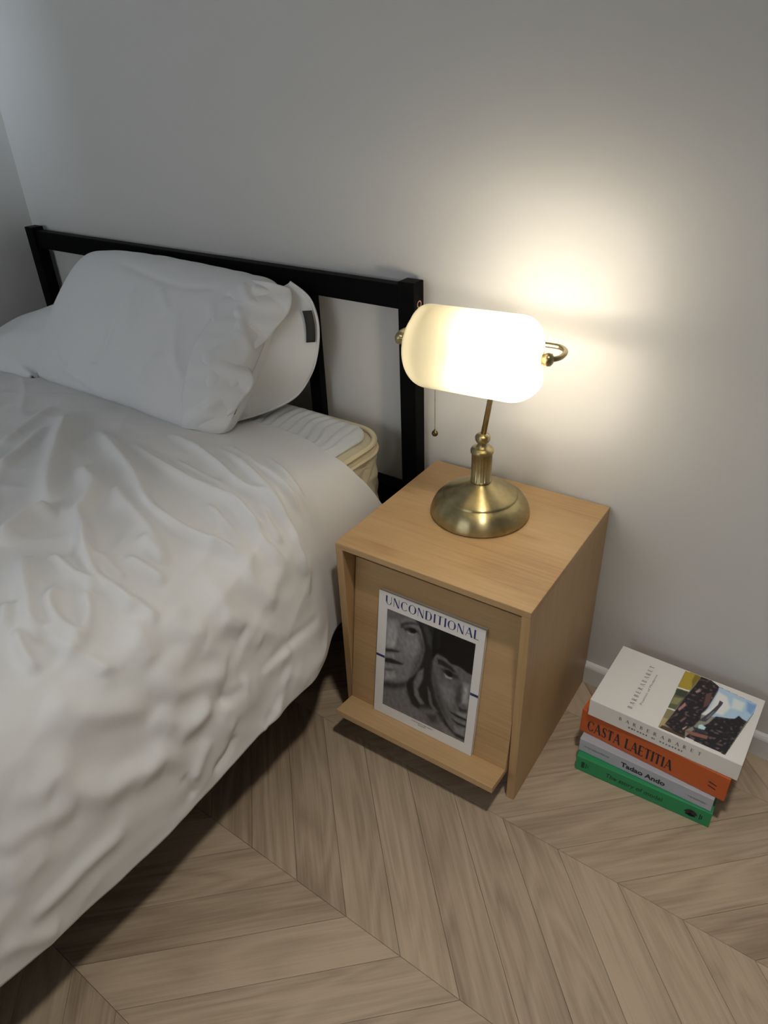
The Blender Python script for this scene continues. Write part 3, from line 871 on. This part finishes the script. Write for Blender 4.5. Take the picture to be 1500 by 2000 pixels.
def painted_grid(name, nx, ny, colors, to3d, lift, parent, mask=None):
    us = np.linspace(0, 1, nx); vv = np.linspace(0, 1, ny)
    V = [to3d(u, v, lift) for v in vv for u in us]
    F = []
    for j in range(ny - 1):
        for i in range(nx - 1):
            if mask is None or mask[j, i] and mask[j + 1, i] and mask[j, i + 1] and mask[j + 1, i + 1]:
                F.append((j * nx + i, j * nx + i + 1, (j + 1) * nx + i + 1, (j + 1) * nx + i))
    me = mesh(name, V, F)
    at = me.color_attributes.new('ink', 'FLOAT_COLOR', 'POINT')
    buf = np.ones((ny * nx, 4), np.float32); buf[:, :3] = colors.reshape(-1, 3)
    at.data.foreach_set('color', buf.reshape(-1))
    return link(name, me, MAT['print'], parent)

def poly_sdf(U, V, poly):
    d = np.full(U.shape, 1e9); inside = np.zeros(U.shape, bool); n = len(poly)
    for i in range(n):
        ax, ay = poly[i]; bx, by = poly[(i + 1) % n]
        ex, ey = bx - ax, by - ay; wx_, wy_ = U - ax, V - ay
        t = np.clip((wx_ * ex + wy_ * ey) / (ex * ex + ey * ey + 1e-12), 0, 1)
        d = np.minimum(d, np.hypot(wx_ - ex * t, wy_ - ey * t))
        c = ((ay <= V) & (by > V)) | ((by <= V) & (ay > V))
        inside ^= c & (U < ax + (V - ay) / ((by - ay) if abs(by - ay) > 1e-12 else 1e-12) * ex)
    return np.where(inside, -d, d)
def lin(c): c = np.asarray(c, float) / 255.0; return np.where(c <= .04045, c / 12.92, ((c + .055) / 1.055) ** 2.4)

# --- lettering: a small set of drawn capitals with thick and thin strokes
def stroke(a, b, w):
    a = Vector(a); b = Vector(b); d = (b - a).normalized(); n = Vector((-d.y, d.x)) * (w / 2)
    return [tuple(a - n), tuple(b - n), tuple(b + n), tuple(a + n)]
def hstroke(a, b, w):
    """diagonal stroke whose ends are cut level"""
    return [(a[0] - w / 2, a[1]), (a[0] + w / 2, a[1]), (b[0] + w / 2, b[1]), (b[0] - w / 2, b[1])]
def arc(cx, cy, rx, ry, a0, a1, k, n_, n=26):
    """bowl: thick where it runs upright, thin at top and bottom"""
    out = []; prev = None
    for i in range(n + 1):
        a = math.radians(a0 + (a1 - a0) * i / n); c, s = math.cos(a), math.sin(a)
        w = n_ + (k - n_) * abs(c) ** 1.6
        o_ = (cx + rx * c, cy + ry * s); i_ = (cx + (rx - w) * c, cy + (ry - max(n_, w * .35)) * s)
        if prev: out.append([prev[0], o_, i_, prev[1]])
        prev = (o_, i_)
    return out
def glyph(ch, k, n_, serif):
    S_ = []; sv = .055; sw = serif
    def ser(x, y, w=.11):
        if sw: S_.append([(x - w, y), (x + w, y), (x + w, y + (sv if y < .5 else -sv)), (x - w, y + (sv if y < .5 else -sv))])
    if ch == 'A':
        S_ += [hstroke((.07, 0), (.38, 1), n_), hstroke((.38, 1), (.70, 0), k), stroke((.18, .34), (.58, .34), n_)]; ser(.07, 0); ser(.70, 0); return S_, .78
    if ch == 'B':
        S_ += [stroke((.14, 0), (.14, 1), k), stroke((.14, n_ / 2), (.34, n_ / 2), n_), stroke((.14, .53), (.34, .53), n_), stroke((.14, 1 - n_ / 2), (.32, 1 - n_ / 2), n_)]
        S_ += arc(.32, .765, .22, .235, -90, 90, k, n_) + arc(.34, .275, .26, .275, -90, 90, k, n_); ser(.14, 0); ser(.14, 1); return S_, .66
    if ch == 'C':
        S_ += arc(.44, .5, .40, .5, 42, 318, k, n_)
        if sw: S_.append([(.70, .68), (.76, .68), (.76, .98), (.70, .90)]); S_.append([(.70, .32), (.76, .32), (.76, .10), (.70, .14)])
        return S_, .80
    if ch == 'D':
        S_ += [stroke((.14, 0), (.14, 1), k), stroke((.14, n_ / 2), (.34, n_ / 2), n_), stroke((.14, 1 - n_ / 2), (.34, 1 - n_ / 2), n_)] + arc(.34, .5, .40, .5, -90, 90, k, n_); ser(.14, 0); ser(.14, 1); return S_, .80
    if ch == 'E':
        S_ += [stroke((.14, 0), (.14, 1), k), stroke((.14, n_ / 2), (.56, n_ / 2), n_), stroke((.14, .52), (.46, .52), n_), stroke((.14, 1 - n_ / 2), (.54, 1 - n_ / 2), n_)]
        ser(.14, 0); ser(.14, 1)
        if sw: S_ += [stroke((.56, 0), (.56, .2), .05), stroke((.54, .8), (.54, 1), .05), stroke((.46, .43), (.46, .61), .04)]
        return S_, .64
    if ch == 'I':
        S_ += [stroke((.16, 0), (.16, 1), k)]; ser(.16, 0, .13); ser(.16, 1, .13); return S_, .32
    if ch == 'L':
        S_ += [stroke((.14, 0), (.14, 1), k), stroke((.14, n_ / 2), (.56, n_ / 2), n_)]; ser(.14, 0); ser(.14, 1, .13)
        if sw: S_.append(stroke((.56, 0), (.56, .24), .05))
        return S_, .60
    if ch == 'N':
        S_ += [stroke((.12, 0), (.12, 1), n_), hstroke((.14, 1), (.66, 0), k), stroke((.68, 0), (.68, 1), n_)]; ser(.12, 0); ser(.68, 1); return S_, .80
    if ch == 'O':
        S_ += arc(.44, .5, .42, .5, 0, 360, k, n_, 44); return S_, .88
    if ch == 'R':
        S_ += [stroke((.14, 0), (.14, 1), k), stroke((.14, .48), (.34, .48), n_), stroke((.14, 1 - n_ / 2), (.32, 1 - n_ / 2), n_)] + arc(.32, .74, .24, .26, -90, 90, k, n_) + [hstroke((.32, .48), (.62, 0), k)]; ser(.14, 0); ser(.14, 1); ser(.64, 0, .09); return S_, .72
    if ch == 'S':
        S_ += arc(.32, .745, .235, .255, 30, 235, k * .8, n_) + arc(.32, .255, .255, .255, -150, 55, k * .8, n_) + [stroke((.17, .62), (.47, .40), k)]
        if sw: S_ += [stroke((.53, .72), (.53, .95), .05), stroke((.07, .05), (.07, .30), .05)]
        return S_, .64
    if ch == 'T':
        S_ += [stroke((.34, 0), (.34, 1), k), stroke((.04, 1 - n_ / 2), (.64, 1 - n_ / 2), n_)]; ser(.34, 0, .13)
        if sw: S_ += [stroke((.05, .78), (.05, 1), .05), stroke((.63, .78), (.63, 1), .05)]
        return S_, .68
    if ch == 'U':
        S_ += [stroke((.13, .32), (.13, 1), k), stroke((.66, .32), (.66, 1), n_)]
        for q_ in arc(.40, .33, .27 + n_ / 2, .33, 180, 360, (k + n_) / 2, n_): S_.append(q_)
        ser(.13, 1); ser(.66, 1, .08); return S_, .78
    return [], .42
def lettering(text, k=.13, n_=.035, serif=False, track=.06):
    polys, x = [], 0.0
    for ch in text:
        g, adv = glyph(ch, k, n_, serif)
        polys += [[(p[0] + x, p[1]) for p in q_] for q_ in g]; x += adv + track
    return polys, x - track
def font_polys(text, bold=0.0, shear=0.0):
    cu = bpy.data.curves.new('lettering', 'FONT'); cu.body = text; cu.size = 1.0; cu.offset = bold; cu.shear = shear; cu.resolution_u = 3
    ob = bpy.data.objects.new('lettering', cu); COL.objects.link(ob)
    dg = bpy.context.evaluated_depsgraph_get(); me = bpy.data.meshes.new_from_object(ob.evaluated_get(dg))
    V = [v.co.copy() for v in me.vertices]; F = [[(V[i].x, V[i].y) for i in p.vertices] for p in me.polygons]
    bpy.data.objects.remove(ob, do_unlink=True); bpy.data.curves.remove(cu); bpy.data.meshes.remove(me)
    w = max(p[0] for f_ in F for p in f_)
    return F, w
def place(polys, w, u0, v0, width, height):
    """letters into a box: u right, v up"""
    return [[(u0 + p[0] / w * width, v0 + p[1] * height) for p in q_] for q_ in polys]

MW, MH, MT = .229, .294, .008
mag = empty('magazine', (0, 0, 0))
tag(mag, 'white fashion magazine with two grey faces on the cover leaning on the flap', 'magazine')
# world frame of the flap face
bpy.context.view_layer.update()
FM = Matrix.Translation((0, -.0193, 0)) @ Matrix.Rotation(.0349, 4, 'Z') @ Matrix.Translation((0, -.392, .0895)) @ Matrix.Rotation(-TF, 4, 'X')
mag.matrix_world = FM @ Matrix.Translation((.0825, -.0006, .0006))
link('pages', box_mesh('pages', (.0006, MW - .0008, -MT + .0008, -.0006, .0006, MH - .0008)), MAT['pages'], mag)
link('front_cover', box_mesh('front_cover', (0, MW, -MT, -MT + .0007, 0, MH)), MAT['paper'], mag)
link('back_cover', box_mesh('back_cover', (0, MW, -.0006, 0, 0, MH)), MAT['paper'], mag)
link('spine', box_mesh('spine', (0, .0006, -MT + .0007, -.0006, 0, MH)), MAT['paper'], mag)
def cov(u, v, lift): return (u * MW, -MT - lift, v * MH)        # v up
pu0, pu1, pv0, pv1 = .090, .926, .084, .879
nx, ny = 150, 190
U, V = np.meshgrid(np.linspace(0, 1, nx), np.linspace(0, 1, ny))
img = np.zeros((ny, nx))
for g_, s_, poly in MAG_PAINT:
    d = poly_sdf(U, 1 - V, [(p[0] / 1000, p[1] / 1000) for p in poly]); s = s_ / 1000 * 1.2
    al = 1 - smoothstep(d, -s, s); img = img * (1 - al) + float(lin(g_)) * al
img *= 1 + .10 * wave_noise(U, V, 90, n=30, seed=51)
colr = np.clip(img * MAG_GAIN, 0, .8)[..., None] * np.array([1.0, .985, 1.0])
painted_grid('cover_photo', nx, ny, colr, lambda u, v, l: cov(pu0 + u * (pu1 - pu0), pv0 + v * (pv1 - pv0), l), .0002, mag)
pl_, w = lettering('UNCONDITIONAL', .17, .05, False, .06)
flat_print('masthead', place(pl_, w, .066, .912, .885, .066), MAT['ink_blue'], mag, cov, .0003)
flat_print('blue_bar', [[(0, .478), (.088, .478), (.088, .497), (0, .497)]], MAT['ink_blue'], mag, cov, .0003)
flat_print('blue_bar', [[(.928, .486), (1, .486), (1, .506), (.928, .506)]], MAT['ink_blue'], mag, cov, .0003)
def tiny_marks(u0, u1, v, h, n, seed):
    r = random.Random(seed); out = []; u = u0
    while u < u1:
        w_ = (u1 - u0) / n * r.uniform(.4, .8); out.append([(u, v), (u + w_, v), (u + w_, v + h * r.uniform(.7, 1)), (u, v + h * r.uniform(.7, 1))]); u += (u1 - u0) / n
    return out
flat_print('small_print', tiny_marks(.40, .62, .060, .009, 20, 1) + tiny_marks(.47, .55, .046, .008, 7, 2), MAT['ink_grey'], mag, cov, .0003)

# ------------------------------------------------------------------ books on the floor
def book(name, p, label, cover_mat, hard=True, thick=.0022, over=.003, spine_round=.002):
    x, y, yaw, w, d, z0, z1 = p
    b = empty(name, (x, y, z0 + .0002), yaw); h = z1 - z0 - .0004
    tag(b, label, 'book', 'books stacked on the floor by the wall')
    t = thick
    link('front_cover', box_mesh('front_cover', (0, w, 0, d, h - t, h), .0006), MAT[cover_mat], b)
    link('back_cover', box_mesh('back_cover', (0, w, 0, d, 0, t), .0006), MAT[cover_mat], b)
    link('spine', box_mesh('spine', (0, w, -.0004, t, .0003, h - .0003), .0010), MAT[cover_mat], b)
    link('pages', box_mesh('pages', (over, w - over, t, d - over, t, h - t)), MAT['pages'], b)
    def sp(u, v, l): return (u * w, -.0004 - l, v * h)
    def tp(u, v, l): return (u * w, v * d, h + l)
    return b, sp, tp
gb, gsp, _ = book('book', (.482, -.249, .053, .260, .195, 0, .0405), 'green hardback at the bottom of the stack of books', 'green')
yb, ysp, _ = book('book', (.479, -.234, .006, .258, .195, .0405, .075), 'grey book between the green and the orange book', 'greyblue')
ob_, osp, _ = book('book', (.469, -.215, -.041, .283, .200, .075, .136), 'thick orange hardback under the white book', 'orange')
wb, wsp, wtp = book('book', (.483, -.223, 0, .278, .181, .136, .1785), 'white book with tower photograph on top of the stack', 'paper', thick=.0012, over=.0015)

pl_, w = lettering('CASTA LAETITIA', .21, .065, True, .06)
flat_print('title', place(pl_, w, .052, .19, .60, .45), MAT['ink_dark'], ob_, osp, .0004)
flat_print('mark', [[(.885, .36), (.935, .30), (.935, .34), (.885, .40)], [(.885, .52), (.935, .47), (.935, .51), (.885, .56)]], MAT['ink_dark'], ob_, osp, .0004)
pl_, w = font_polys('Tadao Ando', .03)
flat_print('title', place(pl_, w, .335, .30, .33, .50), MAT['ink_dark'], yb, ysp, .0004)
flat_print('small_print', tiny_marks(.04, .235, .46, .12, 24, 3), MAT['ink_grey'], yb, ysp, .0004)
flat_print('small_print', tiny_marks(.83, .95, .40, .12, 14, 4), MAT['ink_grey'], yb, ysp, .0004)
pl_, w = font_polys('The story of model', .004, .12)
flat_print('title', place(pl_, w, .235, .36, .43, .42), MAT['ink_green'], gb, gsp, .0004)
flat_print('emblem', [[(.045, .30), (.070, .30), (.070, .72), (.045, .72)], [(.080, .34), (.086, .34), (.086, .70), (.080, .70)], [(.096, .40), (.100, .40), (.100, .62), (.096, .62)]], MAT['ink_green'], gb, gsp, .0004)
arch = arc(.865, .34, .048, .36, 15, 165, .016, .10, 18) + arc(.865, .20, .040, .30, 20, 160, .03, .16, 14)
flat_print('emblem', arch + [[(.925, .28), (.932, .28), (.932, .66), (.925, .66)], [(.938, .34), (.944, .34), (.944, .60), (.938, .60)]], MAT['ink_dark'], gb, gsp, .0004)
# white book: spine title, cover title running up the cover, photograph
pl_, w = lettering('BARBERABARET', .20, .06, True, .85)
flat_print('spine_title', place(pl_, w, .215, .52, .545, .20), MAT['ink_grey'], wb, wsp, .0004)
flat_print('spine_print', tiny_marks(.285, .425, .27, .10, 7, 5) + tiny_marks(.445, .475, .27, .10, 2, 6) + tiny_marks(.50, .66, .27, .10, 8, 7), MAT['ink_grey'], wb, wsp, .0004)
pl_, w = lettering('BARBERABARET', .17, .05, True, .55)
rot = lambda u0, v0, L_, h_, pol, w_: [[(u0 - p[1] * h_, v0 + p[0] / w_ * L_) for p in q_] for q_ in pol]
flat_print('cover_title', rot(.270, .105, .745, .032, pl_, w), MAT['ink_grey'], wb, wtp, .0003)
pl_, w = font_polys('Position of Moderne')
flat_print('cover_subtitle', rot(.314, .215, .53, .022, pl_, w), MAT['ink_grey'], wb, wtp, .0003)
nx, ny = 190, 130
bu0, bu1, bv0, bv1 = .44, .96, .02, .99
U, V = np.meshgrid(np.linspace(bu0, bu1, nx), np.linspace(bv0, bv1, ny))
img = np.zeros((ny, nx, 3)); mask = None
for i, (c_, s_, poly) in enumerate(BOOK_PAINT):
    d = poly_sdf(U, V * .65, [(p[0] / 1000, p[1] / 1000 * .65) for p in poly]); s = max(s_ / 1000, .002)
    if i == 0: mask = d < .002
    al = (1 - smoothstep(d, -s, s))[..., None]; img = img * (1 - al) + lin(c_) * al
dark = np.exp(-img.mean(2) / .03)
sp_ = (wave_noise(U, V * .65, 170, n=40, seed=61) + .7 * wave_noise(U, V * .65, 80, n=40, seed=62)) * dark * .8
img = img + np.clip(sp_ - .25, 0, 1.5)[..., None] * np.array([.10, .070, .066])
img = np.clip(img * BOOK_GAIN, 0, .85)
painted_grid('cover_photo', nx, ny, img, lambda u, v, l: wtp(bu0 + u * (bu1 - bu0), bv0 + v * (bv1 - bv0), l), .0003, wb, mask)

# ------------------------------------------------------------------ banker's lamp
def brass(name, radial):
    m, nt, b = new_mat(name); N = nt.nodes.new; L = nt.links.new
    tc = N('ShaderNodeTexCoord')
    nz = N('ShaderNodeTexNoise'); nz.inputs['Scale'].default_value = 60; nz.inputs['Detail'].default_value = 3
    L(tc.outputs['Object'], nz.inputs['Vector'])
    cr = N('ShaderNodeValToRGB'); cr.color_ramp.elements[0].position = .3; cr.color_ramp.elements[0].color = (.36, .30, .16, 1)
    cr.color_ramp.elements[1].position = .75; cr.color_ramp.elements[1].color = (.47, .40, .23, 1)
    L(nz.outputs['Fac'], cr.inputs[0]); L(cr.outputs[0], b.inputs['Base Color'])
    b.inputs['Metallic'].default_value = 1; b.inputs['Roughness'].default_value = .34
    b.inputs['Anisotropic'].default_value = .88 if radial else .2; b.inputs['Anisotropic Rotation'].default_value = BRUSH
    if radial:
        tg_ = N('ShaderNodeTangent'); tg_.direction_type = 'RADIAL'; tg_.axis = 'Z'; L(tg_.outputs[0], b.inputs['Tangent'])
    return m
MAT['brass'] = brass('antique_brass', True)
MAT['brass_plain'] = brass('antique_brass_plain', False)
m, nt, b = new_mat('cream_glass'); N_ = nt.nodes.new; L_ = nt.links.new
nt.nodes.remove(b)
df = N_('ShaderNodeBsdfDiffuse'); df.inputs[0].default_value = (.86, .80, .58, 1)
tr = N_('ShaderNodeBsdfTranslucent'); tr.inputs[0].default_value = (.96, .89, .64, 1)
gl = N_('ShaderNodeBsdfGlossy'); gl.inputs['Roughness'].default_value = .28; gl.inputs[0].default_value = (1, 1, 1, 1)
m1 = N_('ShaderNodeMixShader'); m1.inputs[0].default_value = .95; L_(df.outputs[0], m1.inputs[1])
rf = N_('ShaderNodeBsdfRefraction'); rf.inputs[0].default_value = (1.0, .96, .84, 1); rf.inputs['Roughness'].default_value = .55; rf.inputs['IOR'].default_value = 1.4
m0 = N_('ShaderNodeMixShader'); m0.inputs[0].default_value = .5; L_(tr.outputs[0], m0.inputs[1]); L_(rf.outputs[0], m0.inputs[2]); L_(m0.outputs[0], m1.inputs[2])
m2 = N_('ShaderNodeMixShader'); fz = N_('ShaderNodeFresnel'); fz.inputs[0].default_value = 1.35; L_(fz.outputs[0], m2.inputs[0]); L_(m1.outputs[0], m2.inputs[1]); L_(gl.outputs[0], m2.inputs[2])
L_(m2.outputs[0], nt.nodes['Material Output'].inputs[0]); MAT['shade'] = m
m, nt, b = new_mat('clear_glass_layer'); nt.nodes.remove(b)            # clear side of the opal-flashed glass
tp_ = nt.nodes.new('ShaderNodeBsdfTransparent'); tp_.inputs[0].default_value = (.97, .965, .94, 1)
nt.links.new(tp_.outputs[0], nt.nodes['Material Output'].inputs[0]); MAT['clear'] = m
m, nt, b = new_mat('lit_bulb'); b.inputs['Base Color'].default_value = (.9, .9, .85, 1)
b.inputs['Emission Color'].default_value = (1.0, .88, .70, 1); b.inputs['Emission Strength'].default_value = BULB_STRENGTH; MAT['bulb'] = m
m, nt, b = new_mat('dimmed_bulb'); b.inputs['Base Color'].default_value = (.9, .9, .85, 1)  # wall-facing half of the same bulb, emission set weaker
b.inputs['Emission Color'].default_value = (1.0, .88, .70, 1); b.inputs['Emission Strength'].default_value = BULB_BACK; MAT['bulb_back'] = m

LB = Vector((.190, -.160, NS_H + .0002))
lamp = empty('desk_lamp', LB)
tag(lamp, "lit brass banker's lamp with cream glass shade on the nightstand", 'lamp')
link('base', lathe_mesh('base', [(.001, 0), (.094, 0), (.0965, .0012), (.098, .004), (.0975, .009), (.095, .018), (.0905, .027), (.0845, .034), (.078, .0385), (.0735, .0405), (.0725, .0415), (.0725, .0435), (.0700, .0455), (.055, .0535), (.040, .0610), (.028, .0668), (.0215, .0695), (.0195, .0705), (.001, .0705)], 128), MAT['brass'], lamp)
# fluted column
nseg = 120; prof = [(.0185, .0700), (.0205, .0720), (.0205, .0755), (.0195, .0760), (.0195, .1320), (.0205, .1325), (.0222, .1340), (.0222, .1385), (.0205, .1420), (.0150, .1445), (.0120, .1450), (.0095, .1480), (.0090, .1530), (.0120, .1560), (.0140, .1605), (.0145, .1650), (.0130, .1690), (.0090, .1720), (.0010, .1730)]
V, F = [], []
for (r_, z) in prof:
    for j in range(nseg):
        a_ = 2 * math.pi * j / nseg; fl_ = (.0009 * (abs(math.sin(a_ * 12)) - .6)) if .0758 <= z <= .1322 else 0
        V.append(((r_ + fl_) * math.cos(a_), (r_ + fl_) * math.sin(a_), z))
for i in range(len(prof) - 1):
    for j in range(nseg): F.append((i * nseg + j, i * nseg + (j + 1) % nseg, (i + 1) * nseg + (j + 1) % nseg, (i + 1) * nseg + j))
link('column', mesh('column', V, F, True), MAT['brass'], lamp)
SM = Vector((.1825, -.203, .826)); YAW = .108
EA = Vector((math.cos(YAW), math.sin(YAW), 0)); EB = Vector((-math.sin(YAW), math.cos(YAW), 0)); EZ = Vector((0, 0, 1))
def sh(a_, b_, z_): return SM + EA * a_ + EB * b_ + EZ * z_ - LB
rod_top = Vector((.209, -.139, .828)) - LB
link('rod', tube_mesh('rod', [Vector((0, 0, .164)), Vector((0, 0, .164)).lerp(rod_top, .5), rod_top], .0052, 16), MAT['brass_plain'], lamp)
BB = .068
arm = smooth_path([sh(-.126, 0, 0), sh(-.139, .003, 0), sh(-.149, .018, 0), sh(-.149, .044, 0), sh(-.138, .062, 0), sh(-.12, BB, 0), sh(-.04, BB, 0), sh(.04, BB, 0), sh(.12, BB, 0), sh(.140, .062, 0), sh(.151, .044, 0), sh(.151, .018, 0), sh(.141, .003, 0), sh(.126, 0, 0)], 8)
link('bracket_arm', tube_mesh('bracket_arm', arm, .0045, 14), MAT['brass_plain'], lamp)
# shade: half trough with rounded ends, open towards the wall
SA, SB = .1205, .046                                  # half length, length of the rounded end
na, nf = 110, 64
rows = []
for t in np.linspace(-1, 1, na):
    a_ = SA * math.sin(t * math.pi / 2) if abs(t) > 0 else 0.0
    e_ = max(0.0, (abs(a_) - (SA - SB)) / SB)
    k_ = max(0.0, 1 - e_ ** 2.3) ** (1 / 2.3)
    row = []
    for ph in np.linspace(SH_PHI0, SH_PHI1, nf):
        c_, s_ = math.cos(math.radians(ph)), math.sin(math.radians(ph))
        rear = max(0.0, min(1.0, (.35 - c_) / .6))
        row.append(tuple(sh(a_ * (1 + .085 * rear * k_) + .005, -c_ * SH_DEPTH * (.10 + .90 * k_) + .0, s_ * SH_R * (.03 + .97 * k_) - .007)))
    rows.append(row)
shade = link('shade', grid_mesh('shade', np.array(rows), True), MAT['shade'], lamp)
shade.data.materials.append(MAT['clear']); shade.data.materials.append(MAT['shade'])
sm = shade.modifiers.new('thickness', 'SOLIDIFY'); sm.thickness = .0032; sm.offset = 0; sm.material_offset = 1; sm.material_offset_rim = 2
shade['label'] = 'cream glass shade glowing white at one end'
for sgn in (-1, 1):
    kn = link('pivot_knob', lathe_mesh('pivot_knob', [(.001, -.006), (.0135, -.006), (.0145, -.003), (.0145, .000), (.0125, .002), (.0095, .003), (.0085, .006), (.0080, .010), (.0085, .012), (.0105, .015), (.0112, .019), (.0100, .0235), (.006, .0265), (.001, .0275)], 40), MAT['brass_plain'], lamp)
    kn.location = sh(sgn * .118, 0, 0)
    kn.rotation_euler = (EA * sgn).to_track_quat('Z', 'Y').to_euler()
# socket, bulb, pull chain
so = link('socket', lathe_mesh('socket', [(.001, 0), (.016, 0), (.0185, .004), (.0185, .036), (.0165, .040), (.0165, .052), (.001, .052)], 40), MAT['brass_plain'], lamp)
so.location = sh(-.030, BULB_B, 0); so.rotation_euler = EA.to_track_quat('Z', 'Y').to_euler()
link('socket_bridge', tube_mesh('socket_bridge', smooth_path([sh(-.023, BULB_B, 0), sh(-.023, .04, 0), sh(-.01, BB, 0)], 5), .0045, 10), MAT['brass_plain'], lamp)
bprof = [(.001, 0), (.0125, .0), (.0130, .008), (.0165, .018), (.0230, .030), (.0270, .042), (.0275, .050), (.0250, .062), (.0185, .072), (.0090, .0775), (.0005, .079)]
def half_bulb(name, a0, a1, mat, n=9):
    V = [tuple(sh(.020 + z, BULB_B + r_ * math.cos(t), r_ * math.sin(t))) for r_, z in bprof for t in np.linspace(a0, a1, n)]
    F = [(i * n + j, i * n + j + 1, (i + 1) * n + j + 1, (i + 1) * n + j) for i in range(len(bprof) - 1) for j in range(n - 1)]
    return link(name, mesh(name, V, F, True), mat, lamp)
half_bulb('bulb', math.pi / 2, 3 * math.pi / 2, MAT['bulb'])                     # brighter front half
half_bulb('bulb_dim_half', -math.pi / 2, math.pi / 2, MAT['bulb_back'])          # no real coating: glow weakened on this half to keep the wall dimmer
ctop = Vector((.111, -.203, .815)) - LB; cbot = Vector((.111, -.203, .654)) - LB
bm = bmesh.new(); nb = 46
for i in range(nb):
    p = ctop.lerp(cbot, i / (nb - 1))
    bmesh.ops.create_icosphere(bm, subdivisions=1, radius=.00135, matrix=Matrix.Translation(p))
for j in range(nb - 1):
    p0 = ctop.lerp(cbot, j / (nb - 1)); p1 = ctop.lerp(cbot, (j + 1) / (nb - 1))
    add_box(bm, p0.x - .0003, p0.x + .0003, p0.y - .0003, p0.y + .0003, p1.z, p0.z)
link('pull_chain', bm_mesh('pull_chain', bm, True), MAT['brass_plain'], lamp)
MAT['brass_dark'] = plain('dark_brass', (.10, .07, .035), .35, metal=.8)
pb = link('pull_ball', lathe_mesh('pull_ball', [(.0005, -.006)] + [(.0062 * math.cos(t), .0062 * math.sin(t)) for t in np.linspace(-1.4, 1.2, 12)] + [(.0018, .0075), (.0005, .0085)], 24), MAT['brass_dark'], lamp)
pb.location = cbot - Vector((0, 0, .006))
